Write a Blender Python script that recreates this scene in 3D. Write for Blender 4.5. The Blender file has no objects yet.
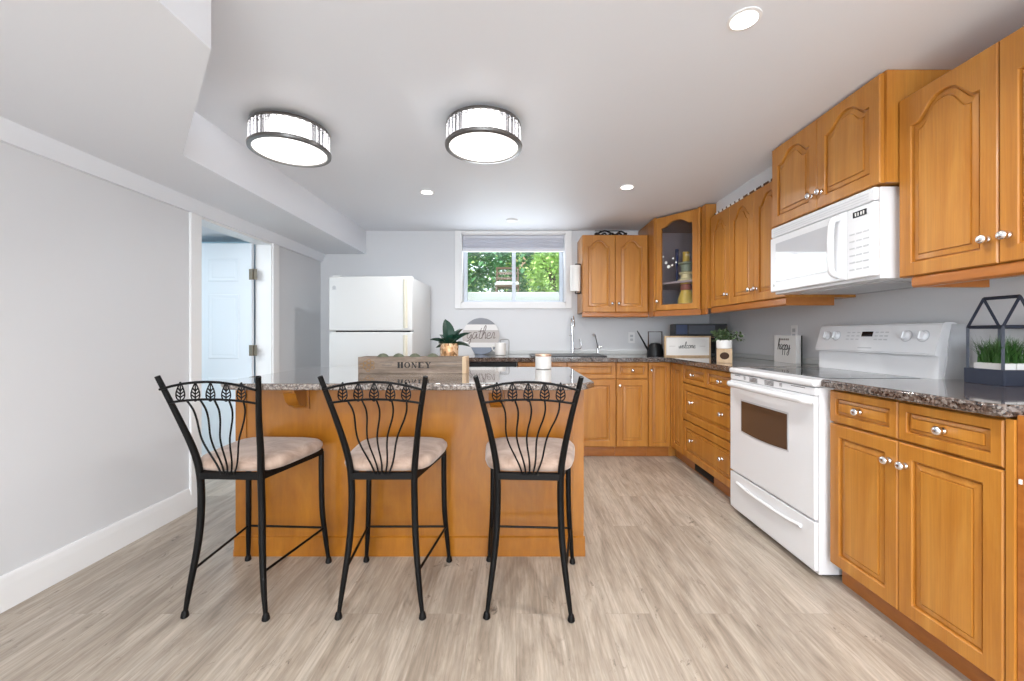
import bpy, bmesh, math, random
from mathutils import Vector, Matrix
PI = math.pi
random.seed(7)
C = bpy.context.scene.collection
SC = bpy.context.scene

# ---------------------------------------------------------------- camera
cam = bpy.data.cameras.new('camera'); cam_o = bpy.data.objects.new('camera', cam); C.objects.link(cam_o)
cam_o.location = (0, 0, 1.12); cam_o.rotation_euler = (PI/2, 0, 0)
cam.sensor_width = 36; cam.lens = 416/1024*36
cam.shift_x = -4/1024; cam.shift_y = -5.5/1024; cam.clip_start = .02
SC.camera = cam_o
SC.view_settings.view_transform = 'Standard'; SC.view_settings.look = 'None'
SC.view_settings.gamma = 1; SC.view_settings.use_curve_mapping = False
SC.view_settings.exposure = 0.38
SC.cycles.use_denoising = True
SC.cycles.max_bounces = 10; SC.cycles.diffuse_bounces = 6; SC.cycles.transparent_max_bounces = 16
SC.cycles.sample_clamp_indirect = 6
# ---------------------------------------------------------------- world + sun
W = bpy.data.worlds.new('sky'); SC.world = W; W.use_nodes = True
wn = W.node_tree.nodes; wl = W.node_tree.links
bg = wn['Background']; bg.inputs['Color'].default_value = (.80, .90, 1, 1); bg.inputs['Strength'].default_value = 2.2
sun = bpy.data.lights.new('sun', 'SUN'); sun.energy = 4; sun.angle = .02; sun.color = (1, .95, .86)
so = bpy.data.objects.new('sun', sun); C.objects.link(so); so.rotation_euler = (math.radians(42), 0, math.radians(-35))

def area(name, loc, rot, sx, sy, power, col=(1, 1, 1), shape='RECTANGLE', spread=PI):
    l = bpy.data.lights.new(name, 'AREA'); l.shape = shape; l.size = sx; l.energy = power; l.color = col
    if shape == 'RECTANGLE': l.size_y = sy
    l.spread = spread
    o = bpy.data.objects.new(name, l); C.objects.link(o); o.location = loc; o.rotation_euler = rot
    return o
# daylight coming in through the big window of the rear wall and the kitchen window
area('rear_window_daylight', (0.1, -3.24, 1.33), (-PI/2, 0, PI), 3.1, 1.6, 150, (.86, .93, 1))
area('kitchen_window_daylight', (-.03, 4.50, 1.75), (-PI/2-.3, 0, 0), 1.05, .6, 5.5, (.86, .93, 1), spread=2.7)
area('side_room_fill', (-2.9, 2.3, 1.90), (math.radians(12), 0, 0), .9, .9, 20, (.95, .98, 1))  # added fill light that brightens the side room, not a real lamp

# ---------------------------------------------------------------- materials
def mat(name, col, rough=.5, metal=0, spec=.5, coat=0, emit=None, es=0):
    m = bpy.data.materials.new(name); m.use_nodes = True
    p = m.node_tree.nodes['Principled BSDF']
    p.inputs['Base Color'].default_value = (*col, 1); p.inputs['Roughness'].default_value = rough
    p.inputs['Metallic'].default_value = metal; p.inputs['Specular IOR Level'].default_value = spec
    p.inputs['Coat Weight'].default_value = coat
    if emit: p.inputs['Emission Color'].default_value = (*emit, 1); p.inputs['Emission Strength'].default_value = es
    return m
def nt(m): return m.node_tree.nodes, m.node_tree.links, m.node_tree.nodes['Principled BSDF']
def s2l(r, g, b):
    f = lambda c: (c/255/12.92) if c/255 <= .04045 else ((c/255+.055)/1.055)**2.4
    return (f(r), f(g), f(b))
def coords(n, l, scale, obj=True, rot=(0, 0, 0)):
    tc = n.new('ShaderNodeTexCoord'); mp = n.new('ShaderNodeMapping')
    mp.inputs['Scale'].default_value = scale; mp.inputs['Rotation'].default_value = rot
    l.new(tc.outputs['Object'], mp.inputs['Vector']); return mp.outputs['Vector']
def noise(n, l, vec, scale, detail=4, rough=.5, dist=0):
    t = n.new('ShaderNodeTexNoise'); t.inputs['Scale'].default_value = scale; t.inputs['Detail'].default_value = detail
    t.inputs['Roughness'].default_value = rough; t.inputs['Distortion'].default_value = dist
    l.new(vec, t.inputs['Vector']); return t.outputs['Fac']
def ramp(n, l, fac, stops):
    r = n.new('ShaderNodeValToRGB'); e = r.color_ramp.elements
    while len(e) < len(stops): e.new(.5)
    for i, (p, c) in enumerate(stops): e[i].position = p; e[i].color = (*c, 1)
    l.new(fac, r.inputs['Fac']); return r.outputs['Color']
def mix(n, l, fac, a, b, mode='MIX'):
    x = n.new('ShaderNodeMix'); x.data_type = 'RGBA'; x.blend_type = mode
    if isinstance(fac, float): x.inputs[0].default_value = fac
    else: l.new(fac, x.inputs[0])
    for i, v in ((6, a), (7, b)):
        if isinstance(v, tuple): x.inputs[i].default_value = (*v, 1)
        else: l.new(v, x.inputs[i])
    return x.outputs[2]
def bump(n, l, p, h, strength=.1, dist=.01):
    b = n.new('ShaderNodeBump'); b.inputs['Strength'].default_value = strength; b.inputs['Distance'].default_value = dist
    l.new(h, b.inputs['Height']); l.new(b.outputs['Normal'], p.inputs['Normal'])

def wood(name, c1, c2, c3, rough=.28, stretch=(9, 9, .9), coat=.25):
    m = mat(name, c1, rough, coat=coat); n, l, p = nt(m)
    p.inputs['Coat Roughness'].default_value = .15
    v = coords(n, l, stretch)
    a = noise(n, l, v, 1.6, 5, .6, .6); c = ramp(n, l, a, [(.25, c2), (.5, c1), (.78, c3)])
    v2 = coords(n, l, (stretch[0]*12, stretch[1]*12, stretch[2]*2.5)); f = noise(n, l, v2, 1.5, 3, .6)
    c = mix(n, l, .12, c, ramp(n, l, f, [(.3, (.25, .1, .03)), (.7, (1, .8, .5))]), 'OVERLAY')
    l.new(c, p.inputs['Base Color']); return m
MAPLE = wood('honey_maple', s2l(176, 118, 46), s2l(162, 102, 34), s2l(190, 136, 62), .34, coat=.15)
MAPLE_H = wood('honey_maple_rail', s2l(164, 102, 44), s2l(148, 88, 32), s2l(178, 118, 56), stretch=(.9, .9, 9))
ISLAND = wood('island_maple', s2l(152, 96, 24), s2l(130, 77, 15), s2l(168, 110, 34), stretch=(3, 3, 1.6))

def granite_mat(nm, k):
    m = mat(nm, (.1, .08, .07), .07, spec=.6); n, l, p = nt(m)
    v = coords(n, l, (1, 1, 1))
    a = noise(n, l, v, 70, 6, .7); b = noise(n, l, v, 28, 5, .7, .5)
    vo = n.new('ShaderNodeTexVoronoi'); vo.inputs['Scale'].default_value = 150; l.new(v, vo.inputs['Vector'])
    base = ramp(n, l, a, [(.36, s2l(20, 17, 18)), (.48, k[0]), (.58, k[1]), (.72, k[2])])
    sp = ramp(n, l, vo.outputs['Color'], [(.2, s2l(28, 22, 22)), (.6, s2l(128, 108, 96)), (.9, s2l(190, 182, 174))])
    c = mix(n, l, .45, base, sp)
    c = mix(n, l, ramp(n, l, b, [(.42, (0, 0, 0)), (.62, (1, 1, 1))]), c, s2l(96, 84, 82), 'MIX') if False else c
    l.new(c, p.inputs['Base Color']); return m
GRANITE = granite_mat('granite', (s2l(46, 38, 36), s2l(86, 72, 66), s2l(160, 150, 146)))
GRANITE2 = granite_mat('light_granite', (s2l(104, 94, 86), s2l(160, 150, 140), s2l(205, 200, 192)))
GRANITE2.node_tree.nodes['Principled BSDF'].inputs['Coat Weight'].default_value = 1
GRANITE.node_tree.nodes['Principled BSDF'].inputs['Coat Weight'].default_value = .6

def floor_mat():
    m = mat('vinyl_planks', (.4, .35, .3), .33, spec=.4); n, l, p = nt(m)
    v = coords(n, l, (1, 1, 1), rot=(0, 0, PI/2))
    br = n.new('ShaderNodeTexBrick'); br.offset = .37; br.offset_frequency = 2
    br.inputs['Brick Width'].default_value = 1.22; br.inputs['Row Height'].default_value = .18
    br.inputs['Mortar Size'].default_value = .0012; br.inputs['Mortar Smooth'].default_value = .3; br.inputs['Bias'].default_value = 0
    br.inputs['Scale'].default_value = 1
    br.inputs['Color1'].default_value = (0, 0, 0, 1); br.inputs['Color2'].default_value = (1, 1, 1, 1); br.inputs['Mortar'].default_value = (.5, .5, .5, 1)
    l.new(v, br.inputs['Vector'])
    tone = ramp(n, l, br.outputs['Color'], [(0, s2l(160, 146, 130)), (.35, s2l(182, 169, 153)), (.7, s2l(150, 136, 121)), (1, s2l(172, 159, 143))])
    # per plank offset for the grain
    add = n.new('ShaderNodeVectorMath'); add.operation = 'MULTIPLY_ADD'
    l.new(br.outputs['Color'], add.inputs[0]); add.inputs[1].default_value = (7, 13, 0); 
    tc = n.new('ShaderNodeTexCoord'); mp = n.new('ShaderNodeMapping'); mp.inputs['Scale'].default_value = (1, 1, 1)
    l.new(tc.outputs['Object'], add.inputs[2])
    l.new(add.outputs[0], mp.inputs['Vector']); mp.inputs['Scale'].default_value = (9, 1.1, 1)
    g = noise(n, l, mp.outputs['Vector'], 1.5, 8, .7, .6)
    grain = ramp(n, l, g, [(.30, s2l(110, 98, 86)), (.46, s2l(156, 144, 130)), (.64, s2l(190, 180, 167))])
    c = mix(n, l, .62, tone, grain)
    mp2 = n.new('ShaderNodeMapping'); mp2.inputs['Scale'].default_value = (90, 5, 1); l.new(add.outputs[0], mp2.inputs['Vector'])
    g2 = noise(n, l, mp2.outputs['Vector'], 1, 3, .6)
    c = mix(n, l, .5, c, ramp(n, l, g2, [(.3, (.3, .3, .3)), (.7, (.72, .72, .72))]), 'OVERLAY')
    mp3 = n.new('ShaderNodeMapping'); mp3.inputs['Scale'].default_value = (9, 2.2, 1); l.new(add.outputs[0], mp3.inputs['Vector'])
    g3 = noise(n, l, mp3.outputs['Vector'], 1.3, 7, .78, .6)
    c = mix(n, l, ramp(n, l, g3, [(.58, (0, 0, 0)), (.72, (.6, .6, .6))]), c, s2l(112, 99, 88))
    mf = n.new('ShaderNodeMath'); mf.operation = 'MULTIPLY'; mf.inputs[1].default_value = .3; l.new(br.outputs['Fac'], mf.inputs[0])
    c = mix(n, l, mf.outputs[0], c, s2l(110, 99, 88))
    mp4 = n.new('ShaderNodeMapping'); mp4.inputs['Scale'].default_value = (5, 2.4, 1); l.new(add.outputs[0], mp4.inputs['Vector'])
    g4 = noise(n, l, mp4.outputs['Vector'], 2.2, 8, .82, .9)
    c = mix(n, l, ramp(n, l, g4, [(.60, (0, 0, 0)), (.66, (.8, .8, .8))]), c, s2l(88, 76, 66))
    l.new(c, p.inputs['Base Color']); bump(n, l, p, g2, .08, .002); return m
FLOOR = floor_mat()
def wallpaint(name, col, rough=.42, bs=.03):
    m = mat(name, col, rough, spec=.35); n, l, p = nt(m); v = coords(n, l, (1, 1, 1))
    bump(n, l, p, noise(n, l, v, 60, 3, .5), bs, .004); return m
WALL = wallpaint('grey_wall_paint', s2l(216, 217, 219), .38)
CEIL = wallpaint('ceiling_paint', s2l(230, 233, 238), .55, .02)
BLUEWALL = wallpaint('side_room_paint', s2l(196, 222, 234), .5)
TRIM = mat('white_trim', s2l(236, 236, 236), .35)
DOORW = mat('white_door', s2l(226, 232, 238), .4)
APPL = mat('white_enamel', s2l(230, 231, 233), .25, coat=.15)
FRIDGE = mat('fridge_enamel', s2l(216, 217, 216), .4); 
n, l, p = nt(FRIDGE); bump(n, l, p, noise(n, l, coords(n, l, (1, 1, 1)), 220, 2), .05, .001)
CREAM = mat('aged_handle', s2l(226, 222, 204), .35)
APPG = mat('appliance_grey', s2l(190, 192, 195), .35)
BLACKG = mat('black_glass', s2l(16, 16, 18), .05, spec=.7)
OVENG = mat('oven_window', s2l(84, 66, 54), .08, spec=.6)
DARK = mat('dark_gap', s2l(30, 28, 28), .6)
CHROME = mat('chrome', (.82, .82, .84), .13, 1)
STEEL = mat('brushed_steel', (.45, .44, .43), .3, 1)
DARKSTEEL = mat('dark_nickel', (.22, .21, .20), .3, 1)
IRON = mat('black_iron', s2l(6, 5, 5), .5, 0, spec=.22)
BLACK = mat('black_plastic', s2l(12, 12, 14), .45, spec=.3)
NAVY = mat('navy_paint', s2l(40, 46, 62), .45)
GREEN = mat('succulent_leaf', s2l(22, 62, 48), .4)
GREEN2 = mat('fern_leaf', s2l(72, 92, 58), .6)
GRASS = mat('grass_blade', s2l(62, 104, 44), .5)
PLAIN = mat('white_ceramic', s2l(236, 234, 230), .3)
PAPER = mat('paper_towel', s2l(236, 234, 230), .8)
YELLOW = mat('yellow_glaze', s2l(226, 190, 64), .3)
CREAMY = mat('cream_glaze', s2l(236, 224, 170), .3)
RED = mat('red_brown_glaze', s2l(150, 80, 60), .4)
BLUE = mat('cobalt_glaze', s2l(40, 52, 110), .3)
INK = mat('black_ink', s2l(34, 32, 32), .7)
TAUPE_INK = mat('brown_ink', s2l(110, 96, 92), .7)
GOLD = mat('gold_brown_print', s2l(150, 112, 64), .6)
GREY_INK = mat('faded_print', s2l(120, 110, 100), .7)
LEAFD = mat('shrub_leaf_dark', s2l(84, 138, 84), .55)
LEAFL = mat('shrub_leaf_light', s2l(176, 206, 120), .55)
BARK = mat('shrub_stem', s2l(90, 72, 56), .8)
STONE = wallpaint('pale_concrete', s2l(172, 176, 172), .8, .2)
BRICK = wallpaint('pink_house_brick', s2l(208, 168, 150), .8, .2)
ETCH = mat('etched_flower', s2l(230, 230, 225), .5)
WOODP = wood('pale_pine', s2l(196, 170, 138), s2l(176, 148, 116), s2l(212, 190, 160), .6, coat=0)
CRATE = wood('weathered_crate', s2l(132, 118, 106), s2l(96, 84, 74), s2l(166, 153, 141), .8, (2.5, 9, 30), 0)
CABIN = mat('cabinet_inside', s2l(190, 172, 170), .6)
SHADE = mat('window_shade_cloth', s2l(214, 216, 224), .9)
SHADEB = mat('window_shade_rail', s2l(226, 226, 230), .6)
VINYL = mat('window_vinyl', s2l(222, 230, 240), .35)
MOSS = mat('moss_ball', s2l(100, 104, 86), .9)
n, l, p = nt(MOSS); bump(n, l, p, noise(n, l, coords(n, l, (1, 1, 1)), 160, 3), .6, .004)
def suede():
    m = mat('beige_suede', s2l(190, 168, 154), .85, spec=.2); n, l, p = nt(m); v = coords(n, l, (1, 1, 1))
    a = noise(n, l, v, 9, 5, .6, .8); c = ramp(n, l, a, [(.34, s2l(146, 122, 106)), (.52, s2l(172, 148, 132)), (.72, s2l(190, 168, 152))])
    l.new(c, p.inputs['Base Color']); p.inputs['Sheen Weight'].default_value = .35; bump(n, l, p, noise(n, l, v, 300, 2), .15, .001); return m
SUEDE = suede()
def mosaic():
    m = mat('copper_mosaic', s2l(200, 150, 110), .35, .3); n, l, p = nt(m); v = coords(n, l, (1, 1, 1))
    vo = n.new('ShaderNodeTexVoronoi'); vo.inputs['Scale'].default_value = 60; l.new(v, vo.inputs['Vector'])
    l.new(ramp(n, l, vo.outputs['Color'], [(.1, s2l(120, 84, 50)), (.45, s2l(214, 160, 110)), (.8, s2l(240, 206, 168))]), p.inputs['Base Color']); return m
MOSAIC = mosaic()
def glassmat(name, tint=(.96, .98, .98), k=1.0):
    m = bpy.data.materials.new(name); m.use_nodes = True; n = m.node_tree.nodes; l = m.node_tree.links
    n.remove(n['Principled BSDF']); out = n['Material Output']
    t = n.new('ShaderNodeBsdfTransparent'); t.inputs[0].default_value = (*tint, 1)
    g = n.new('ShaderNodeBsdfGlossy'); g.inputs['Roughness'].default_value = .02
    fr = n.new('ShaderNodeFresnel'); fr.inputs[0].default_value = 1.45
    mm = n.new('ShaderNodeMath'); mm.operation = 'MULTIPLY'; mm.inputs[1].default_value = k; l.new(fr.outputs[0], mm.inputs[0])
    x = n.new('ShaderNodeMixShader'); l.new(mm.outputs[0], x.inputs[0]); l.new(t.outputs[0], x.inputs[1]); l.new(g.outputs[0], x.inputs[2])
    l.new(x.outputs[0], out.inputs['Surface']); return m
GLASS = glassmat('window_glass')
CABGLASS = glassmat('cabinet_glass', (.92, .92, .94), .8)
DIFF = mat('lamp_diffuser', (1, 1, 1), .5, emit=(1, .98, .95), es=1.05)
SPOTE = mat('downlight_lens', (1, 1, 1), .5, emit=(1, .97, .92), es=3.2)
def crystal():
    m = mat('crystal_prism', (.80, .80, .82), .05, spec=.8); n, l, p = nt(m)
    p.inputs['Transmission Weight'].default_value = .55; p.inputs['IOR'].default_value = 1.5; return m
CRYSTAL = glassmat('crystal_prism', (.80, .80, .82), 3.0)
CRYSTLIT = mat('lit_inner_shade', (.95, .95, .95), .5, emit=(1, .98, .95), es=5)

# ---------------------------------------------------------------- mesh helpers
def obj(name, bm, m, parent=None, loc=None, rot=None, smooth=38, recalc=True):
    if recalc: bmesh.ops.recalc_face_normals(bm, faces=bm.faces)
    me = bpy.data.meshes.new(name); bm.to_mesh(me); bm.free(); me.materials.append(m)
    if smooth:
        for f in me.polygons: f.use_smooth = True
        me.set_sharp_from_angle(angle=math.radians(smooth))
    o = bpy.data.objects.new(name, me); C.objects.link(o)
    if smooth:
        wm = o.modifiers.new('weighted_normals', 'WEIGHTED_NORMAL'); wm.keep_sharp = True; wm.weight = 80
    if parent: o.parent = parent
    if loc: o.location = loc
    if rot: o.rotation_euler = rot
    return o
def tag(o, label=None, cat=None, group=None, kind=None):
    if label: o['label'] = label
    if cat: o['category'] = cat
    if group: o['group'] = group
    if kind: o['kind'] = kind
    return o
def thing(name, label, cat, loc=(0, 0, 0), rz=0, group=None):
    o = bpy.data.objects.new(name, None); C.objects.link(o); o.empty_display_size = .1
    o.location = loc; o.rotation_euler = (0, 0, rz); return tag(o, label, cat, group)
def dup(root, loc=None, rz=None, label=None):
    r = root.copy(); C.objects.link(r)
    if loc: r.location = loc
    if rz is not None: r.rotation_euler = (0, 0, rz)
    if label: r['label'] = label
    for ch in list(root.children):
        c = ch.copy(); C.objects.link(c); c.parent = r
        for g in list(ch.children):
            d = g.copy(); C.objects.link(d); d.parent = c
    return r
def struct(name, bm, m, parent=None, smooth=38):
    o = obj(name, bm, m, parent, smooth=smooth)
    if parent is None: o['kind'] = 'structure'
    return o
NB = bmesh.new
def box(bm, x0, x1, y0, y1, z0, z1, bev=0, seg=2):
    r = bmesh.ops.create_cube(bm, size=1)
    for v in r['verts']:
        v.co = Vector((x0+(v.co.x+.5)*(x1-x0), y0+(v.co.y+.5)*(y1-y0), z0+(v.co.z+.5)*(z1-z0)))
    if bev:
        es = list({e for v in r['verts'] for e in v.link_edges})
        bmesh.ops.bevel(bm, geom=es, offset=bev, segments=seg, affect='EDGES', profile=.5)
    return bm
def B(*a, **k): return box(NB(), *a, **k)
def prism(bm, pts, axis, a0, a1):
    """pts 2D polygon extruded along axis ('x','y','z')"""
    def P(u, v, w): return {'x': (w, u, v), 'y': (u, w, v), 'z': (u, v, w)}[axis]
    A = [bm.verts.new(P(u, v, a0)) for u, v in pts]; Bv = [bm.verts.new(P(u, v, a1)) for u, v in pts]
    bm.faces.new(A); bm.faces.new(Bv[::-1])
    k = len(pts)
    for i in range(k): bm.faces.new((A[i], Bv[i], Bv[(i+1) % k], A[(i+1) % k]))
    return bm
def crom(pts, n=6):
    pts = [Vector(p) for p in pts]; out = []
    P = [pts[0]*2-pts[1]]+pts+[pts[-1]*2-pts[-2]]
    for i in range(1, len(P)-2):
        a, b, c, d = P[i-1:i+3]
        for j in range(n):
            t = j/n
            out.append(.5*((2*b)+(c-a)*t+(2*a-5*b+4*c-d)*t*t+(3*b-a-3*c+d)*t**3))
    out.append(pts[-1]); return out
def tube(bm, pts, r, n=8, cap=True, flat=None):
    """r number or list; flat=(ax) squash factor of second axis"""
    pts = [Vector(p) for p in pts]; m_ = len(pts)
    rr = r if isinstance(r, (list, tuple)) else [r]*m_
    if len(rr) != m_:
        k = len(rr)-1; rr = [(lambda f: rr[min(k-1, int(f))]*(1-(f-min(k-1, int(f))))+rr[min(k-1, int(f))+1]*(f-min(k-1, int(f))))(i/(m_-1)*k) for i in range(m_)]
    t0 = (pts[1]-pts[0]).normalized(); up = Vector((0, 0, 1)) if abs(t0.z) < .9 else Vector((1, 0, 0))
    nn = (up-t0*up.dot(t0)).normalized(); rings = []
    for i, p in enumerate(pts):
        t = (pts[min(i+1, m_-1)]-pts[max(i-1, 0)]).normalized()
        nn = (nn-t*nn.dot(t)).normalized(); b = t.cross(nn)
        rings.append([bm.verts.new(p+(nn*math.cos(a)+b*math.sin(a)*(flat or 1))*rr[i]) for a in [2*PI*k/n for k in range(n)]])
    for i in range(m_-1):
        for k in range(n): bm.faces.new((rings[i][k], rings[i][(k+1) % n], rings[i+1][(k+1) % n], rings[i+1][k]))
    if cap: bm.faces.new(rings[0][::-1]); bm.faces.new(rings[-1])
    return bm
def lathe(bm, prof, n=24, c=(0, 0, 0), axis='z', sx=1, sy=1):
    rings = []
    for r, h in prof:
        ring = []
        for k in range(n):
            a = 2*PI*k/n; u, v = r*math.cos(a)*sx, r*math.sin(a)*sy
            q = {'z': (u, v, h), 'y': (u, h, v), 'x': (h, u, v)}[axis]
            ring.append(bm.verts.new(Vector(q)+Vector(c)))
        rings.append(ring)
    for i in range(len(rings)-1):
        for k in range(n): bm.faces.new((rings[i][k], rings[i][(k+1) % n], rings[i+1][(k+1) % n], rings[i+1][k]))
    bm.faces.new(rings[0][::-1]); bm.faces.new(rings[-1]); bmesh.ops.remove_doubles(bm, verts=[v for r_ in rings for v in r_], dist=1e-6)
    return bm
def ell(bm, c, r, n=12, m=8):
    k0 = bmesh.ops.create_uvsphere(bm, u_segments=n, v_segments=m, radius=1)
    for v in k0['verts']: v.co = Vector((c[0]+v.co.x*r[0], c[1]+v.co.y*r[1], c[2]+v.co.z*r[2]))
    return bm

# ---------------------------------------------------------------- the room
XL, XR, YB, YF, ZC, ZS = -2.09, 2.07, 4.45, -3.1, 2.235, 1.985
struct('floor', B(-3.7, XR+.15, YF-.15, YB+.25, -.1, 0), FLOOR)
struct('ceiling', B(XL-.12, XR+.15, YF-.15, YB+.25, ZC, ZC+.12), CEIL)
bm = NB()
box(bm, XL-.115, XL, YF, 2.74, 0, ZC); box(bm, XL-.115, XL, 3.56, YB, 0, ZC); box(bm, XL-.115, XL, 2.74, 3.56, 1.905, ZC)
struct('wall_left', bm, WALL)
struct('wall_right', B(XR, XR+.15, YF, YB, 0, ZC), WALL)
WX0, WX1, WZ0, WZ1 = -.588, .530, 1.462, 2.205
bm = NB()
box(bm, XL-.12, WX0, YB, YB+.25, 0, ZC); box(bm, WX1, XR+.15, YB, YB+.25, 0, ZC)
box(bm, WX0, WX1, YB, YB+.25, 0, WZ0); box(bm, WX0, WX1, YB, YB+.25, WZ1, ZC)
struct('wall_back', bm, WALL)
# wall behind the viewer with a wide muntined window
bm = NB(); RX0, RX1, RZ0, RZ1 = -1.4, 1.6, .55, 2.1
box(bm, XL-.12, RX0, YF-.15, YF, 0, ZC); box(bm, RX1, XR+.15, YF-.15, YF, 0, ZC)
box(bm, RX0, RX1, YF-.15, YF, 0, RZ0); box(bm, RX0, RX1, YF-.15, YF, RZ1, ZC)
struct('wall_rear', bm, WALL)
bm = NB()
for i in range(5):
    x = RX0+(RX1-RX0)*i/4; box(bm, x-.03, x+.03, YF-.1, YF-.04, RZ0, RZ1)
for i in range(5):
    z = RZ0+(RZ1-RZ0)*i/4; box(bm, RX0, RX1, YF-.09, YF-.05, z-.02, z+.02)
struct('window_2', bm, TRIM)
# dropped soffit along the left side, angled where it widens
bm = NB()
prism(bm, [(XL, YB), (-1.603, YB), (-1.603, 2.0), (-.925, 1.262), (-.925, YF), (XL, YF)], 'z', ZS, ZC)
struct('soffit_left', bm, CEIL)
bm = NB(); prism(bm, [(1.687, 2.525), (XR, 2.525), (XR, 3.505), (1.687, 3.505)], 'z', 2.12, ZC)
struct('soffit_right', bm, WALL)
# cove strip under the soffit on the left wall
bm = NB(); prism(bm, [(XL, 1.985), (-2.04, 1.985), (-2.045, 1.95), (-2.07, 1.905), (XL, 1.905)], 'y', YF, YB)
struct('trim_1', bm, CEIL)
# baseboards
def baseprof(s): return [(0, 0), (s*.018, 0), (s*.018, .095), (s*.013, .105), (s*.012, .125), (s*.006, .142), (0, .142)]
bm = NB()
for a, b_ in ((YF, 2.655), (3.645, YB)):
    prism(bm, [(XL+u, v) for u, v in baseprof(1)], 'y', a, b_)
struct('baseboard_left', bm, TRIM)
bm = NB(); prism(bm, [(YB-u, v) for u, v in baseprof(1)], 'x', XL, -1.5)
struct('baseboard_back', bm, TRIM)
# door casing, jambs
bm = NB()
for a, b_ in ((2.655, 2.745), (3.555, 3.645)):
    box(bm, XL, XL+.018, a, b_, 0, 1.905, .004)
box(bm, XL-.13, XL+.004, 2.74, 2.755, 0, 1.905); box(bm, XL-.13, XL+.004, 3.545, 3.56, 0, 1.905)
box(bm, XL-.13, XL, 2.74, 3.56, 1.89, 1.905)
struct('trim_2', bm, TRIM)
# side room beyond the door
bm = NB()
box(bm, -3.7, -3.6, 1.2, 3.85, 0, 2.0); box(bm, -3.6, XL-.115, 3.72, 3.82, 0, 2.0); box(bm, -3.6, XL-.115, 1.2, 1.3, 0, 2.0)
struct('wall_side_room', bm, BLUEWALL)
struct('ceiling_side_room', B(-3.7, XL-.115, 1.2, 3.85, 1.955, 2.05), CEIL)

# ---- six panel door, open into the side room
dr = bpy.data.objects.new('door_1', None); C.objects.link(dr); dr['kind'] = 'structure'; dr.location = (-2.225, 3.50, 0)
def paneled(bm, w, z0, z1, panels, t=.035):
    box(bm, -w, 0, 0, t, z0, z1, .002)
    for (a, b_, c, d) in panels:
        for yy, s in ((0, -1),):
            loops = []
            for ins, dep in ((0, -.0005), (.006, -.004), (.014, -.004), (.03, .0), (.04, -.003)):
                loops.append([bm.verts.new((x, yy+dep, z)) for x, z in ((a+ins, c+ins), (b_-ins, c+ins), (b_-ins, d-ins), (a+ins, d-ins))])
            for i in range(len(loops)-1):
                for k in range(4): bm.faces.new((loops[i][k], loops[i][(k+1) % 4], loops[i+1][(k+1) % 4], loops[i+1][k]))
            bm.faces.new(loops[-1])
bm = NB()
pn = []
for a, b_ in ((-.365, -.105), (-.70, -.44)):
    pn += [(a, b_, 1.57, 1.768), (a, b_, .92, 1.462), (a, b_, .18, .76)]
paneled(bm, .78, .012, 1.892, pn)
obj('door_panel', bm, DOORW, dr, smooth=20)
for z in (1.63, .99, .25):
    bm = NB(); tube(bm, [(.012, -.008, z-.045), (.012, -.008, z+.045)], .008, 8)
    box(bm, -.02, .012, -.003, 0, z-.045, z+.045); box(bm, .012, .045, -.003, 0.0, z-.045, z+.045)
    h = obj('hinge', bm, mat('aged_brass', s2l(120, 112, 98), .5, .3), dr)

# ---- kitchen window
wr = bpy.data.objects.new('window_1', None); C.objects.link(wr); wr['kind'] = 'structure'; wr.location = (0, YB, 0)
bm = NB()
box(bm, WX0-.064, WX0, -.018, 0, WZ0-.06, WZ1+.028, .004); box(bm, WX1, WX1+.064, -.018, 0, WZ0-.06, WZ1+.028, .004)
box(bm, WX0, WX1, -.018, 0, WZ1, WZ1+.028, .003); box(bm, WX0, WX1, -.018, 0, WZ0-.06, WZ0, .004)
obj('window_casing', bm, TRIM, wr)
bm = NB()
box(bm, WX0, WX0+.012, -.004, .2, WZ0, WZ1); box(bm, WX1-.012, WX1, -.004, .2, WZ0, WZ1)
box(bm, WX0, WX1, -.004, .2, WZ0, WZ0+.012); box(bm, WX0, WX1, -.004, .2, WZ1-.012, WZ1)
obj('window_reveal', bm, TRIM, wr)
bm = NB(); fx0, fx1, fz0, fz1 = WX0+.012, WX1-.012, WZ0+.012, WZ1-.012
for (a, b_, c, d) in ((fx0, fx0+.04, fz0, fz1), (fx1-.04, fx1, fz0, fz1), (fx0+.04, fx1-.04, fz0, fz0+.028), (fx0+.04, fx1-.04, fz1-.04, fz1), (-.045, -.003, fz0+.028, fz1-.04)):
    box(bm, a, b_, .13, .18, c, d, .004)
obj('window_frame', bm, VINYL, wr)
for a, b_ in ((fx0+.038, -.043), (-.005, fx1-.038)):
    obj('window_pane', B(a, b_, .155, .158, fz0+.026, fz1-.038), GLASS, wr)
# shade
sh = thing('cellular_shade', 'raised pleated grey shade bunched at the top of the kitchen window', 'window shade', (0, YB+.05, WZ1-.014))
bm = NB(); box(bm, WX0+.016, WX1-.016, -.03, .03, -.035, 0, .004); obj('headrail', bm, SHADE, sh)
prof = [(-.022, -.035)]
for i in range(6):
    z = -.04-i*.017; prof += [(-.032, z), (-.018, z-.0085)]
prof += [(-.02, -.145), (.02, -.145), (.02, -.035)]
bm = NB(); prism(bm, prof, 'x', WX0+.018, WX1-.018); obj('pleats', bm, SHADE, sh, smooth=20)
bm = NB(); box(bm, WX0+.018, WX1-.018, -.028, .02, -.172, -.145, .004); obj('bottom_rail', bm, SHADEB, sh)

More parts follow.
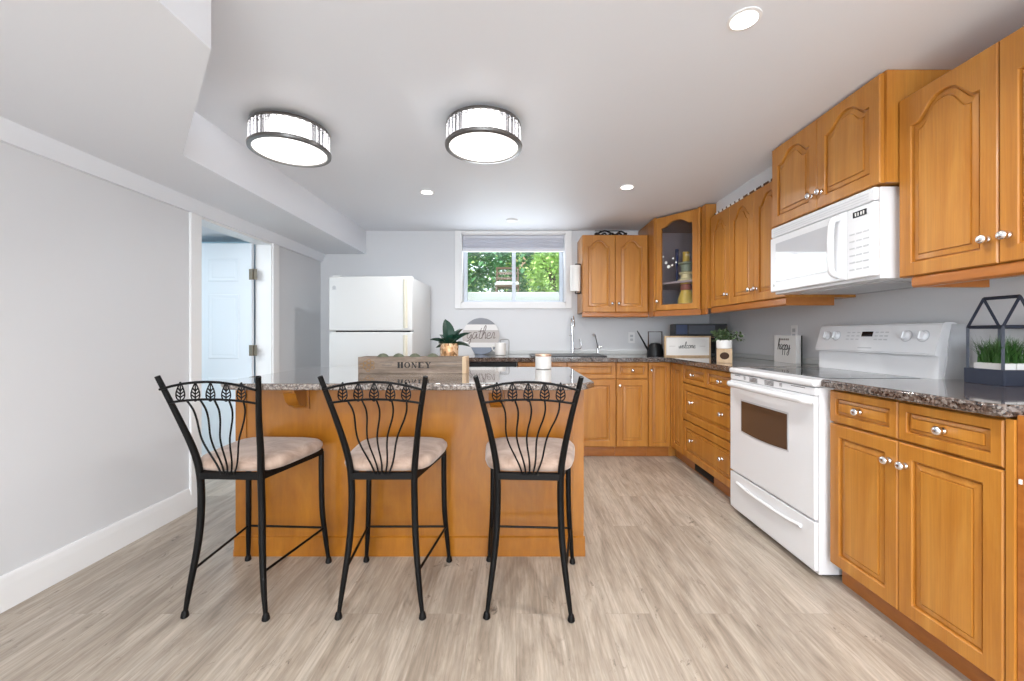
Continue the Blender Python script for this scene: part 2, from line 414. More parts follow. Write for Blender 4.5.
# ---------------------------------------------------------------- garden outside
struct('ground_outside', B(-8, 8, 4.72, 5.6, 1.2, 1.30), STONE); struct('garden_ground', B(-9, 9, 5.81, 15, 1.2, 1.64), wallpaint('garden_soil', s2l(150, 160, 120), .9, .3))
bm = NB(); box(bm, -5, 5, 5.6, 5.8, 1.20, 1.70, .02)
tag(obj('garden_curb', bm, STONE), 'pale concrete garden curb running across behind the window', 'curb')
def shrub(name, label, loc, rx, ry, h, m, count, ls, seed):
    rnd = random.Random(seed); root = thing(name, label, 'shrub', loc, 0, None)
    bm = NB()
    for i in range(5):
        a = rnd.uniform(0, 2*PI); tube(bm, crom([(0, 0, 0), (.1*math.cos(a)*rx, .1*math.sin(a), .3*h), (.5*rx*math.cos(a), .5*ry*math.sin(a), .75*h)], 4), [.03, .01], 6)
    obj('stem', bm, BARK, root)
    bm = NB()
    for i in range(count):
        u = rnd.uniform(0, 2*PI); w = rnd.uniform(-.9, 1); r = rnd.uniform(.62, 1.0)
        s = math.sqrt(1-w*w); k = 1+.16*math.sin(5*u+3*w)+.1*math.sin(11*u+7*w)
        p = Vector((rx*r*k*s*math.cos(u), ry*r*k*s*math.sin(u), h*.5+h*.5*r*k*w))
        if p.z < .02: p.z = rnd.uniform(.02, .3)
        q = Matrix.Rotation(rnd.uniform(0, 2*PI), 3, 'Z') @ Matrix.Rotation(rnd.uniform(-1, 1), 3, 'X')
        L = ls*rnd.uniform(.6, 1.3)
        vs = [bm.verts.new(p+q@Vector(c)) for c in ((0, 0, 0), (L*.35, L*.5, L*.08), (0, L, 0), (-L*.35, L*.5, L*.08))]
        bm.faces.new(vs)
    obj('foliage', bm, m, root, smooth=0, recalc=False); return root
shrub('garden_shrub', 'dark green leafy shrub outside the left half of the window', (-1.25, 7.3, 1.64), 1.2, .7, 1.75, LEAFD, 4200, .11, 1)
shrub('garden_shrub', 'dark green shrub outside behind the middle of the window', (.45, 8.7, 1.64), 1.0, .7, 1.8, LEAFD, 3200, .11, 2)
shrub('garden_shrub', 'yellow-green leafy shrub outside the right half of the window', (.62, 6.6, 1.64), .42, .4, .92, LEAFL, 3000, .07, 3)
shrub('garden_shrub', 'tall pale green tree crown high behind the dark shrubs', (-.3, 11.2, 1.64), 3.2, .8, 3.2, LEAFL, 6000, .16, 4)
bs = thing('exterior_house', 'pinkish brick house seen beyond the shrubs at the window top', 'building', (.9, 13.2, 1.64))
obj('wall', B(-1.2, 1.2, 0, 1, 0, 2.6), BRICK, bs); bm = NB(); prism(bm, [(-1.4, 2.6), (1.4, 2.6), (0, 3.6)], 'y', -.1, 1.1); obj('roof', bm, BARK, bs)
bb = thing('garden_chair', 'small brown wooden garden chair with a pale cushion outside', 'chair', (-.13, 6.25, 1.64))
bm = NB()
for z in (.33, .41, .49): box(bm, -.17, .17, .14, .16, z, z+.035, .004)
obj('backrest', bm, BARK, bb)
for x in (-.16, .16):
    for y in (-.13, .15): obj('leg', B(x-.015, x+.015, y-.015, y+.015, 0, .52 if y > 0 else .2), BARK, bb)
obj('seat', B(-.18, .18, -.15, .16, .19, .215, .004), BARK, bb); obj('cushion', B(-.17, .17, -.15, .13, .215, .265, .02), PLAIN, bb)

# ---------------------------------------------------------------- cabinets
def door_loops(w, h, arch, st, inset, n=22):
    """closed outline of the opening, inset further by `inset`; origin lower-left of door"""
    x0, x1 = st+inset, w-st-inset; z0 = st+inset; zt = h-st-inset
    A = arch
    pts = [(x0, z0), (x1, z0)]
    for i in range(n+1):
        t = 1-2*i/n
        tt = min(1, abs(t)/.88); f = .5*(1+math.cos(PI*tt**1.45))
        pts.append(((x0+x1)/2+t*(x1-x0)/2, zt-A*(1-f)))
    return pts
def front_mesh(w, h, arch=0, st=.052, t=.02, glass=False, n=22):
    """front faces -y, front plane y=0, back plane y=t"""
    bm = NB(); loops = []
    def outer(ins):
        o = [(ins, ins), (w-ins, ins)]
        for i in range(n+1): o.append((w-ins-(w-2*ins)*i/n, h-ins))
        return o
    seq = [(outer(0), t), (outer(0), .005), (outer(.004), 0)]
    seq.append((door_loops(w, h, arch, st, 0, n), 0))
    if glass:
        seq += [(door_loops(w, h, arch, st, .004, n), .006), (door_loops(w, h, arch, st, .006, n), t)]
    else:
        k = min(1, st/.052)
        seq += [(door_loops(w, h, arch, st, .003*k, n), .003), (door_loops(w, h, arch, st, .004*k, n), .0125), (door_loops(w, h, arch, st, .010*k, n), .0135),
                (door_loops(w, h, arch, st, .011*k, n), .0085), (door_loops(w, h, arch, st, .028*k, n), .0045), (door_loops(w, h, arch, st, .029*k, n), .0075), (door_loops(w, h, arch, st, .032*k, n), .0075), (door_loops(w, h, arch, st, .033*k, n), .001)]
    for pts, y in seq: loops.append([bm.verts.new((x, y, z)) for x, z in pts])
    if glass: loops.append(loops[0])
    for i in range(len(loops)-1):
        m_ = len(loops[i])
        for k2 in range(m_): bm.faces.new((loops[i][k2], loops[i][(k2+1) % m_], loops[i+1][(k2+1) % m_], loops[i+1][k2]))
    if not glass:
        bm.faces.new(loops[0][::-1]); bm.faces.new(loops[-1])
    return bm
KNOB = None
def knob(parent, x, z, y=0):
    global KNOB
    if KNOB is None:
        bm = NB(); lathe(bm, [(.012, 0), (.012, -.006), (.0085, -.009), (.0085, -.011), (.012, -.014), (.0155, -.021), (.0155, -.027), (.010, -.032), (.002, -.034)], 16, axis='y')
        for f in bm.faces: pass
        me = bpy.data.meshes.new('knob'); bmesh.ops.recalc_face_normals(bm, faces=bm.faces); bm.to_mesh(me); bm.free(); me.materials.append(CHROME)
        for f in me.polygons: f.use_smooth = True
        KNOB = me
    o = bpy.data.objects.new('knob', KNOB); C.objects.link(o); o.parent = parent; o.location = (x, y, z); return o
G = .0015
def cab(name, label, loc, rz, w, d, z0, z1, fronts, toe=False, valance=None, returns=(), group=None, vx=0):
    r = thing(name, label, 'cabinet', (loc[0], loc[1], 0), rz, group)
    obj('body', B(0, w, .021, d, z0, z1), MAPLE, r)
    for f in fronts:
        kind, a, b_, c, e, arch, kn = f
        fw, fh = b_-a-2*G, e-c-2*G
        o = obj(kind, front_mesh(fw, fh, arch, st=.052 if fh > .22 and fw > .2 else min(.036, .2*min(fw, fh)+.004)), MAPLE, r, loc=(a+G, 0, c+G))
        for kx, kz in kn: knob(o, kx-a-G, kz-c-G)
    if toe: obj('toe_kick', B(0, w, .06, .078, 0, z0), MAPLE_H, r)
    if valance:
        bm = NB(); prism(bm, [(.012, z0), (.005, z0-.012), (.005, z0-valance+.008), (.012, z0-valance), (.035, z0-valance), (.035, z0)], 'x', vx, w)
        obj('valance', bm, MAPLE_H, r)
        for x in returns: obj('valance_return', B(x-.009, x+.009, .036, .30, z0-valance, z0), MAPLE_H, r)
    return r
R90 = -PI/2
YC = 3.79
ZB0, ZB1 = .095, .875
# back run, base
cab('base_cabinet', 'orange maple sink base cabinet with two doors under the window', (.014, YC), 0, .898, .65, ZB0, ZB1,
    [('false_front', .002, .449, .722, .872, 0, []), ('false_front', .449, .896, .722, .872, 0, []),
     ('door', .002, .449, .10, .716, 0, [(.415, .66)]), ('door', .449, .896, .10, .716, 0, [(.483, .66)])], toe=True)
cab('base_cabinet', 'narrow maple base cabinet with one drawer over one door, below the watering can', (.914, YC), 0, .291, .65, ZB0, ZB1,
    [('drawer', .002, .289, .722, .872, 0, [(.145, .797)]), ('door', .002, .289, .10, .716, 0, [(.03, .66)])], toe=True)
cab('base_cabinet', 'tall single-door maple base cabinet in the inner corner of the back run', (1.206, YC), 0, .205, .65, ZB0, ZB1,
    [('door', .002, .203, .10, .872, 0, [(.026, .80)])], toe=True)
# dishwasher
dw = thing('dishwasher', 'built-in dishwasher with black control strip left of the sink cabinet', 'dishwasher', (-.592, YC, 0))
obj('body', B(0, .6, .03, .6, .09, .872), APPL, dw); obj('door_panel', B(.003, .597, 0, .03, .1, .78, .006), APPL, dw)
obj('control_strip', B(.003, .597, -.004, .03, .785, .872, .006), BLACK, dw); obj('toe_kick', B(0, .6, .06, .08, 0, .09), BLACK, dw)
cab('base_cabinet', 'short maple base cabinet between fridge and dishwasher', (-.80, YC), 0, .2, .65, ZB0, ZB1, [('door', .002, .198, .10, .872, 0, [(.17, .80)])], toe=True)
# right run, base  (local x runs towards the viewer)
cab('base_cabinet', 'narrow blind-corner maple panel cabinet beside the drawer bank', (1.416, 3.788), R90, .245, .65, ZB0, ZB1,
    [('fixed_panel', .004, .243, .10, .872, 0, [])], toe=True)
ncp = bpy.data.objects[[o.name for o in bpy.data.objects if o.get('label', '').startswith('narrow blind-corner')][0]]
bm = NB(); box(bm, -.018, .0035, -.0065, .010, .095, .875); box(bm, -.062, -.0005, .06, .078, 0, .094); box(bm, -.080, -.0625, -.004, .078, 0, .094)
obj('corner_post', bm, MAPLE, ncp)
db = cab('drawer_cabinet', 'wide maple drawer bank with paired knobs left of the white range', (1.416, 3.542), R90, .873, .65, ZB0, ZB1,
    [('drawer', .002, .437, .722, .872, 0, [(.225, .797)]), ('drawer', .437, .871, .722, .872, 0, [(.67, .797)]),
     ('drawer', .002, .871, .412, .716, 0, [(.2, .575), (.69, .575)]), ('drawer', .002, .871, .10, .406, 0, [(.2, .27), (.69, .27)])], toe=True)
bm = NB(); box(bm, .12, .44, .055, .0595, .012, .085, .001)
for i in range(7): box(bm, .13, .43, .052, .056, .018+i*.009, .021+i*.009)
obj('vent_grille', bm, DARK, db)
nb = cab('base_cabinet', 'large maple base cabinet with two drawers over two doors, right of the range', (1.416, 1.882), R90, .676, .65, ZB0, ZB1+.003,
    [('drawer', .002, .338, .732, .874, 0, [(.17, .803)]), ('drawer', .338, .674, .732, .874, 0, [(.505, .803)]),
     ('door', .002, .338, .095, .726, 0, [(.305, .645)]), ('door', .338, .674, .095, .726, 0, [(.371, .645)])], toe=True)
ep = thing('end_panel', 'plain maple end panel closing the near end of the right cabinet run', 'cabinet panel', (1.416, 1.204, 0), R90)
obj('stile', B(0, .022, 0, .64, 0, .878, .002), MAPLE, ep); obj('panel', B(.0225, .075, .006, .64, 0, .893, .003), MAPLE_H, ep)
obj('white_catch', B(.030, .036, .002, .006, .70, .713), PLAIN, ep)

# counters
def slab(name, label, pts, z1, th=.038, edge=.01):
    bm = NB(); prism(bm, pts, 'z', z1-th, z1)
    es = [e for e in bm.edges if abs(e.verts[0].co.z-e.verts[1].co.z) < 1e-5]
    bmesh.ops.bevel(bm, geom=es, offset=edge, segments=3, affect='EDGES', profile=.5)
    return tag(obj(name, bm, GRANITE), label, 'countertop')
def clipc(x, y): return (x, y)
slab('granite_countertop', 'speckled brown granite L-shaped counter along the back wall and corner',
     [(-.83, YC-.03), (1.36, YC-.03), (1.386, YC-.055), (1.386, 2.668), (XR-.002, 2.668), (XR-.002, YB-.002), (-.83, YB-.002)], .916)
slab('granite_countertop', 'speckled brown granite counter right of the white range',
     [(1.386, 1.890), (1.386, 1.225), (1.405, 1.195), (1.44, 1.186), (XR-.002, 1.186), (XR-.002, 1.890)], .920)
for nm, lb, bm in (('backsplash', 'low granite backsplash strip along the back wall', B(-.83, XR-.03, YB-.02, YB-.002, .917, .955, .002)),
                   ('backsplash', 'low granite backsplash strip on the right wall left of the range', B(XR-.022, XR-.004, 2.672, YB-.025, .917, .955, .002))):
    tag(obj(nm, bm, mat('pale_splash', s2l(196, 198, 196), .3)), lb, 'backsplash')

# uppers
UZ0, UZ1 = 1.345, 2.108
cab('wall_cabinet', 'maple two-door wall cabinet right of the window on the back wall', (.655, 4.10), 0, .648, .345, UZ0, UZ1,
    [('door', .002, .324, UZ0, UZ1, .062, [(.292, UZ0+.085)]), ('door', .324, .646, UZ0, UZ1, .062, [(.356, UZ0+.085)])], valance=.05)
cab('wall_cabinet', 'maple three-door wall cabinet between corner and microwave', (1.635, 3.50), R90, .972, .43, UZ0+.005, UZ1,
    [('door', .002, .315, UZ0+.005, UZ1, .07, [(.28, UZ0+.09)]), ('door', .315, .64, UZ0+.005, UZ1, .07, [(.605, UZ0+.09)]), ('door', .64, .970, UZ0+.005, UZ1, .07, [(.675, UZ0+.09)])],
    valance=.05, returns=(.962,))
cab('wall_cabinet', 'short maple two-door cabinet above the white microwave, touching the ceiling', (1.535, 2.500), R90, .755, .53, 1.762, 2.233,
    [('door', .002, .375, 1.762, 2.226, .058, [(.341, 1.84)]), ('door', .375, .745, 1.762, 2.226, .058, [(.409, 1.84)])])
UZ1 = 2.098
cab('wall_cabinet', 'big near maple two-door wall cabinet right of the microwave', (1.60, 1.743), R90, .73, .43, UZ0+.012, UZ1,
    [('door', .002, .362, UZ0+.012, UZ1, .075, [(.332, UZ0+.10)]), ('door', .362, .728, UZ0+.012, UZ1, .075, [(.392, UZ0+.10)])], valance=.045, returns=(.065,), vx=.055)

UZ1 = 2.108
# corner glass cabinet
cc = thing('corner_wall_cabinet', 'tall angled maple corner cabinet with arched glass door', 'cabinet', (0, 0, 0))
CA, CB = Vector((1.306, 3.935)), Vector((1.590, 3.590)); z0, z1 = 1.345, 2.225
dv = (CB-CA).normalized(); nv = Vector((dv.y, -dv.x))
if nv.y > 0: nv = -nv
inn = -nv*.021
bm = NB()
prism(bm, [(1.306, 4.445), (1.306, 3.945), (1.321, 3.95), (1.321, 4.445)], 'z', z0, z1)
prism(bm, [(1.60, 3.59), (1.60, 3.508), (1.695, 3.508), (1.695, 3.59)], 'z', z0, z1)
prism(bm, [(1.70, 3.511), (2.065, 3.511), (2.065, 3.50), (1.70, 3.50)], 'z', z0, z1)
A2, B2 = CA+inn, CB+inn
foot = [(1.321, 4.445), (1.321, A2.y+.01), (A2.x+.01, A2.y), (B2.x, B2.y), (1.70, 3.592), (1.70, 3.50), (2.065, 3.50), (2.065, 4.445)]
prism(bm, foot, 'z', z0, z0+.018); prism(bm, foot, 'z', z1-.018, z1)
obj('body', bm, MAPLE, cc, smooth=20)
bm = NB(); prism(bm, [(1.322, 4.43), (2.05, 4.43), (2.05, 4.444), (1.322, 4.444)], 'z', z0+.019, z1-.019); prism(bm, [(2.05, 3.502), (2.064, 3.502), (2.064, 4.444), (2.05, 4.444)], 'z', z0+.019, z1-.019)
obj('inside_lining', bm, CABIN, cc)
bm = NB(); prism(bm, [(1.325, 4.425), (1.325, A2.y+.06), (A2.x+.03, A2.y+.05), (B2.x+.04, B2.y+.04), (1.70, 3.64), (2.04, 3.64), (2.04, 4.425)], 'z', 1.60, 1.616)
obj('shelf', bm, CABIN, cc)
bm = NB()
w = (CB-CA).length
box(bm, 0, .018, -.001, .02, z0, z1); box(bm, w-.02, w, -.001, .02, z0, z1); 
fr = obj('face_frame', bm, MAPLE, cc, loc=(CA.x, CA.y, 0), rot=(0, 0, math.atan2(dv.y, dv.x)))
dgl = obj('door', front_mesh(w-.04, z1-z0-.012, .05, .05, glass=True), MAPLE, cc, loc=(CA.x+dv.x*.0195, CA.y+dv.y*.0195, z0+.003), rot=(0, 0, math.atan2(dv.y, dv.x)))
knob(dgl, .022, .085)
obj('glass_pane', B(.046, w-.086, .010, .013, .048, z1-z0-.058), CABGLASS, dgl)
rnd = random.Random(5)
for cx, cz, s in ((.10, .44, 1), (.125, .40, 1.2), (.16, .41, .8), (.07, .50, .6), (.17, .47, .7), (.2, .43, .6)):
    bm = NB(); lathe(bm, [(.002, .0075), (.005*s, .0078), (.005*s, .009), (.002, .0092)], 8, (cx, 0, cz), 'y')
    for k in range(5):
        a = 2*PI*k/5+cx*9; ell(bm, (cx+.008*s*math.cos(a), .0085, cz+.008*s*math.sin(a)), (.006*s, .0012, .006*s), 8, 5)
    obj('etched_flower', bm, ETCH, dgl)
bm = NB()
prism(bm, [(CA.x+nv.x*-.01, CA.y+nv.y*-.01), (CB.x+nv.x*-.01, CB.y+nv.y*-.01), (CB.x+nv.x*-.035, CB.y+nv.y*-.035), (CA.x+nv.x*-.035, CA.y+nv.y*-.035)], 'z', 1.295, 1.345)
box(bm, 1.306, 1.324, 3.96, 4.10, 1.295, 1.345); box(bm, 1.60, 1.62, 3.508, 3.59, 1.295, 1.345)
obj('valance', bm, MAPLE_H, cc)

# ---------------------------------------------------------------- island
il = thing('kitchen_island', 'long orange maple kitchen island with speckled granite top', 'kitchen island', (0, 0, 0))
obj('body', B(-1.424, .344, 2.118, 2.84, .0, .868), ISLAND, il)
bm = NB(); prism(bm, [(2.118, 0), (2.103, 0), (2.103, .03), (2.109, .038), (2.109, .092), (2.118, .097)], 'x', -1.43, .35)
obj('base_moulding', bm, ISLAND, il)
bm = NB(); box(bm, -1.424, -1.37, 2.112, 2.118, .125, .868); box(bm, .29, .344, 2.112, 2.118, .125, .868); obj('corner_trim', bm, ISLAND, il)
pts = [(-1.41, 1.985), (-1.335, 1.905), (-1.25, 1.885), (.235, 1.885), (.32, 1.905), (.372, 1.985), (.372, 2.87), (-1.41, 2.87)]
bm = NB(); prism(bm, pts, 'z', .868, .900)
bmesh.ops.bevel(bm, geom=[e for e in bm.edges if abs(e.verts[0].co.z-e.verts[1].co.z) < 1e-5], offset=.009, segments=3, affect='EDGES', profile=.5)
obj('granite_top', bm, GRANITE2, il)
for x in (-1.09, -.10):
    bm = NB(); s = []
    for i in range(9):
        a = i/8*PI/2; s.append((2.112-.085*math.cos(a)*1.0+.0, .868-.03-.075*math.sin(a)))
    prism(bm, [(2.118, .868), (1.985, .868), (1.985, .845), (2.0, .838)]+[(2.005+.085*(1-math.cos(i/6*PI/2)), .838-.075*math.sin(i/6*PI/2)) for i in range(1, 7)]+[(2.095, .755), (2.118, .755)], 'x', x-.03, x+.03)
    box(bm, x-.042, x+.042, 2.105, 2.118, .745, .868, .003)
    obj('corbel', bm, ISLAND, il)

# ---------------------------------------------------------------- stools
def make_stool(label, loc, rz):
    r = thing('bar_stool', label, 'bar stool', loc, rz, 'iron bar stools along the island')
    ZF = .555; FW = .185
    def rearpts(s): return [(s*.166, 0, .012), (s*.152, .008, .12), (s*.134, .026, .28), (s*.127, .034, .42), (s*.127, .028, .555), (s*.138, .010, .66), (s*.162, -.035, .80), (s*.197, -.088, .965)]
    for s in (-1, 1):
        bm = NB(); P = crom(rearpts(s), 5); tube(bm, P, [.008, .011, .0132, .0135, .0135, .013, .0112, .0095], 10)
        lathe(bm, [(.006, .03), (.011, .024), (.014, .012), (.015, .004), (.012, 0)], 12, (s*.166, 0, 0)); obj('rear_leg_post', bm, IRON, r)
        bm = NB(); P = crom([(s*.205, .415, .012), (s*.196, .405, .12), (s*.186, .392, .26), (s*.183, .388, .42), (s*.183, .388, ZF)], 5)
        tube(bm, P, [.0085, .0115, .0125, .0125, .0125], 10); lathe(bm, [(.006, .03), (.011, .024), (.014, .012), (.015, .004), (.012, 0)], 12, (s*.205, .415, 0)); obj('front_leg', bm, IRON, r)
        bm = NB(); tube(bm, [(s*.146, .015, .18), (s*.192, .40, .18)], .0055, 8); obj('stretcher', bm, IRON, r)
    bm = NB(); tube(bm, [(-.192, .40, .18), (.192, .40, .18)], .0055, 8); obj('stretcher', bm, IRON, r)
    bm = NB()
    for a, b_ in (((-.127, .028), (.127, .028)), ((.127, .028), (.183, .388)), ((.183, .388), (-.183, .388)), ((-.183, .388), (-.127, .028))):
        a, b_ = Vector((*a, 0)), Vector((*b_, 0)); d = (b_-a).normalized(); q = Vector((-d.y, d.x, 0))*.011
        prism(bm, [((a+q).x, (a+q).y), ((b_+q).x, (b_+q).y), ((b_-q).x, (b_-q).y), ((a-q).x, (a-q).y)], 'z', ZF-.012, ZF+.014)
    obj('seat_frame', bm, IRON, r)
    # cushion : rounded trapezoid lofted
    def outline(sc, n=40):
        o = []
        for k in range(n):
            a = 2*PI*k/n; c, s_ = math.cos(a), math.sin(a); e = .42
            x = math.copysign(abs(c)**e, c); y = math.copysign(abs(s_)**e, s_)
            yy = .219+y*.192*sc; wdt = .173+.043*((yy-.02)/.39)
            o.append((x*wdt*sc, yy))
        return o
    bm = NB(); rings = []
    for sc, z in ((.90, .569), (.985, .574), (1.02, .590), (1.01, .604), (.955, .617), (.84, .625), (.6, .630), (.3, .632)):
        rings.append([bm.verts.new((x, y, z)) for x, y in outline(sc)])
    for i in range(len(rings)-1):
        m_ = len(rings[i])
        for k in range(m_): bm.faces.new((rings[i][k], rings[i][(k+1) % m_], rings[i+1][(k+1) % m_], rings[i+1][k]))
    bm.faces.new(rings[0][::-1]); bm.faces.new(rings[-1]); obj('seat_cushion', bm, SUEDE, r, smooth=60)
    # backrest
    def by(z): return .024-.116*max(0, (z-.56)/.405)**1.25
    def arc(zc, ze, w_): return [(w_*t, by(zc)-.004, zc+(ze-zc)*t*t) for t in [i/8*2-1 for i in range(9)]]
    bm = NB(); tube(bm, arc(.945, .915, .187), .0048, 8); obj('top_rail', bm, IRON, r)
    bm = NB(); tube(bm, arc(.876, .862, .174), .0045, 8); obj('lower_rail', bm, IRON, r)
    tops = [-.112, -.056, 0, .058, .114]; bots = [-.026, -.013, 0, .013, .026]
    for k in range(5):
        a, b_ = tops[k], bots[k]; bm = NB(); P = []
        for i in range(9):
            t = i/8; z = .874+(.565-.874)*t; e = t**.9
            x = a*(1-e)+b_*e + .013*math.sin(t*2*PI*1.3+.3)*(1-.8*t)*(1 if k < 4 else 1) + (a-b_)*.22*math.sin(PI*t)*(1 if abs(a) > .01 else 0)*.6
            P.append((x, by(z)-.012*(1 if z < .66 else max(0, (.76-z)*10)), z))
        tube(bm, crom(P, 3), .0036, 6); obj('stem', bm, IRON, r)
        # openwork leaf
        bm = NB(); cx = a*1.06; zb, zt_ = .870, .942
        def LP(u, side): return (cx+side*.0165*math.sin(PI*min(1, u)**.62)*1.05, by(.905)-.003, zb+(zt_-zb)*u)
        for s in (-1, 1): tube(bm, [LP(i/8, s) for i in range(9)], .0025, 5)
        tube(bm, [(cx, by(.905)-.003, zb), (cx, by(.905)-.003, zt_)], .0022, 5)
        for i in range(1, 4):
            u = .02+i*.17
            for s in (-1, 1):
                q = LP(min(.95, u+.16), s); tube(bm, [(cx, q[1], zb+(zt_-zb)*u), q], .0026, 5)
        obj('leaf', bm, IRON, r)
    return r
s0 = make_stool('black iron bar stool with beige seat, leftmost, nearest the white wall', (-1.148, 1.642, 0), math.radians(-3))
dup(s0, (-.535, 1.642, 0), 0, 'black iron bar stool with beige seat, the middle one, in front of the HONEY crate')
dup(s0, (.050, 1.636, 0), math.radians(-3), 'black iron bar stool with beige seat at the right end of the island')

# ---------------------------------------------------------------- fridge
fr = thing('refrigerator', 'white top-freezer refrigerator standing at the back wall', 'refrigerator', (-1.677, 3.722, 0), math.radians(-2.6))
FWD, FH = .758, 1.643
obj('body', B(.003, FWD-.003, .07, .66, .03, FH-.012, .008), FRIDGE, fr)
obj('freezer_door', B(0, FWD, 0, .066, 1.158, FH, .012, seg=3), FRIDGE, fr)
obj('refrigerator_door', B(0, FWD, 0, .066, .10, 1.146, .012, seg=3), FRIDGE, fr)
obj('door_gap', B(.06, FWD-.03, .012, .05, 1.1445, 1.1595), DARK, fr)
for a, b_ in ((1.18, FH-.03), (.60, 1.12)):
    bm = NB(); prism(bm, [(.675, 0), (.683, -.014), (.694, -.022), (.704, -.022), (.712, -.012), (.716, 0)], 'z', a, b_); obj('handle', bm, CREAM, fr)
obj('toe_grille', B(.01, FWD-.01, .03, .06, .01, .09), APPG, fr)
bm = NB(); lathe(bm, [(.017, 0), (.017, -.002), (.012, -.003)], 16, (.052, 0, 1.545), 'y'); box(bm, .034, .070, -.002, .0, 1.526, 1.533); obj('brand_badge', bm, APPG, fr)
bm = NB(); box(bm, .03, .10, .01, .05, FH, FH+.012, .004); obj('hinge_cover', bm, FRIDGE, fr)

# ---------------------------------------------------------------- range (local x towards the viewer, y towards the wall)
rg = thing('range', 'white electric range with glass cooktop and oven window', 'range', (1.366, 2.665, 0), R90)
RW = .76
obj('body', B(.006, RW-.006, .026, .62, .018, .878), APPL, rg)
bm = NB(); prism(bm, [(.004, .268), (.004, .838), (.024, .838), (.024, .268)], 'x', .004, RW-.004)
bmesh.ops.bevel(bm, geom=list(bm.edges), offset=.004, segments=2, affect='EDGES')
dd = obj('oven_door', bm, APPL, rg)
# window following a curved lower edge
bm = NB(); P = [(.14, .72), (.565, .72)]
for i in range(9): t = i/8; P.append((.565-.425*t, .540-.010*math.sin(PI*t)))
prism(bm, P, 'y', .001, .0045); obj('oven_window', bm, OVENG, dd)
bm = NB(); P2 = [(.130, .730), (.575, .730)]+[(.575-.445*i/8, .532-.010*math.sin(PI*i/8)) for i in range(9)]
prism(bm, P2, 'y', .0025, .0046); obj('window_border', bm, APPG, dd)
bm = NB(); pp = [(.018, .004, .815), (.035, -.018, .815), (.09, -.028, .815), (RW/2, -.034, .815), (RW-.09, -.028, .815), (RW-.035, -.018, .815), (RW-.018, .004, .815)]
tube(bm, crom(pp, 5), .017, 12, flat=.8); obj('oven_handle', bm, APPL, dd)
obj('vent_panel', B(.004, RW-.004, .006, .025, .841, .876, .003), APPL, rg)
bm = NB()
for a, b_, k in ((.03, .09, 1), (.13, .15, 3), (.19, .27, 4), (.34, .42, 4), (.47, .49, 3), (.56, .66, 1)):
    for i in range(k): box(bm, a+.03, b_+.03, .0045, .0065, .868-i*.0065, .8705-i*.0065)
obj('vent_slots', bm, DARK, rg)
bm = NB(); box(bm, 0, RW, -.004, .62, .880, .914, .013, seg=4); obj('cooktop_frame', bm, APPL, rg)
bm = NB(); box(bm, .06, RW-.045, .10, .53, .9135, .9165, .001); ct = obj('glass_cooktop', bm, BLACKG, rg)
bm = NB()
for x, y, q in ((.21, .21, .085), (.55, .21, .10), (.21, .42, .09), (.55, .42, .075)):
    for k in range(40):
        a0, a1 = 2*PI*k/40, 2*PI*(k+1)/40
        vs = [bm.verts.new((x+rr*math.cos(a), y+rr*math.sin(a), .9168)) for rr, a in ((q, a0), (q, a1), (q-.003, a1), (q-.003, a0))]; bm.faces.new(vs)
obj('burner_ring', bm, APPG, ct)
bm = NB(); box(bm, .004, RW-.004, .004, .025, .035, .258, .005); rdw = obj('storage_drawer', bm, APPL, rg)
bm = NB(); P = crom([(.09, .0, .205), (.2, -.006, .198), (.38, -.008, .196), (.56, -.006, .198), (.67, 0, .205)], 4); tube(bm, P, .009, 8); obj('drawer_pull', bm, APPL, rdw)
obj('plinth', B(.03, RW-.03, .06, .6, 0, .018), DARK, rg)
# backguard
bm = NB(); prism(bm, [(.545, .915), (.545, 1.03), (.60, 1.03), (.60, .915)], 'x', .004, RW-.004); obj('backguard', bm, APPL, rg)
bm = NB(); prism(bm, [(.522, 1.03), (.526, 1.022), (.545, 1.022), (.63, 1.022), (.63, 1.165), (.615, 1.180), (.575, 1.180), (.562, 1.172)], 'x', .0, RW)
bmesh.ops.bevel(bm, geom=[e for e in bm.edges if abs(e.verts[0].co.x-e.verts[1].co.x) > .1], offset=.004, segments=2, affect='EDGES')
bgd = obj('control_panel', bm, APPL, rg)
bm = NB(); prism(bm, [(.56, .915), (.575, 1.0), (.585, 1.10), (.60, 1.17), (.66, 1.17), (.66, .915)], 'x', RW+.0005, RW+.006); obj('side_trim', bm, APPG, rg)
def fas(x, z, off=0):  # point on sloping fascia
    t = (z-1.03)/(1.172-1.03); return Vector((x, .522+.040*t-off, z+off*.25))
tilt = math.atan2(.040, .142)
for x in (.075, .150, .600, .685):
    bm = NB(); lathe(bm, [(.026, 0), (.026, -.004), (.022, -.006), (.020, -.020), (.017, -.022)], 20, axis='y'); box(bm, -.003, .003, -.028, -.020, -.018, .018, .001)
    k = obj('burner_knob', bm, APPL, bgd, loc=fas(x, 1.115), rot=(-tilt, 0, .0))
    bm = NB(); lathe(bm, [(.030, 0), (.030, -.0015)], 20, axis='y'); obj('knob_ring', bm, APPG, bgd, loc=fas(x, 1.115, .0003), rot=(-tilt, 0, 0))
bm = NB(); box(bm, -.035, .035, -.002, 0, -.014, .014); obj('clock_display', bm, BLACKG, bgd, loc=fas(.365, 1.125), rot=(-tilt, 0, 0))
bm = NB()
for i, z in enumerate((.02, 0, -.02)):
    for x in (-.13, -.095, -.06, .06, .09, .12): box(bm, x-.010, x+.010, -.001, 0, z-.003, z+.003)
obj('touch_keys', bm, APPG, bgd, loc=fas(.365, 1.115), rot=(-tilt, 0, 0))
bm = NB(); box(bm, -.045, .045, -.001, 0, -.003, .003); obj('brand_mark', bm, APPG, bgd, loc=fas(.37, 1.05), rot=(-tilt, 0, 0))

for o_ in rg.children:
    if o_.name.split('.')[0] in ('backguard', 'control_panel', 'side_trim'): o_.location.y = .028
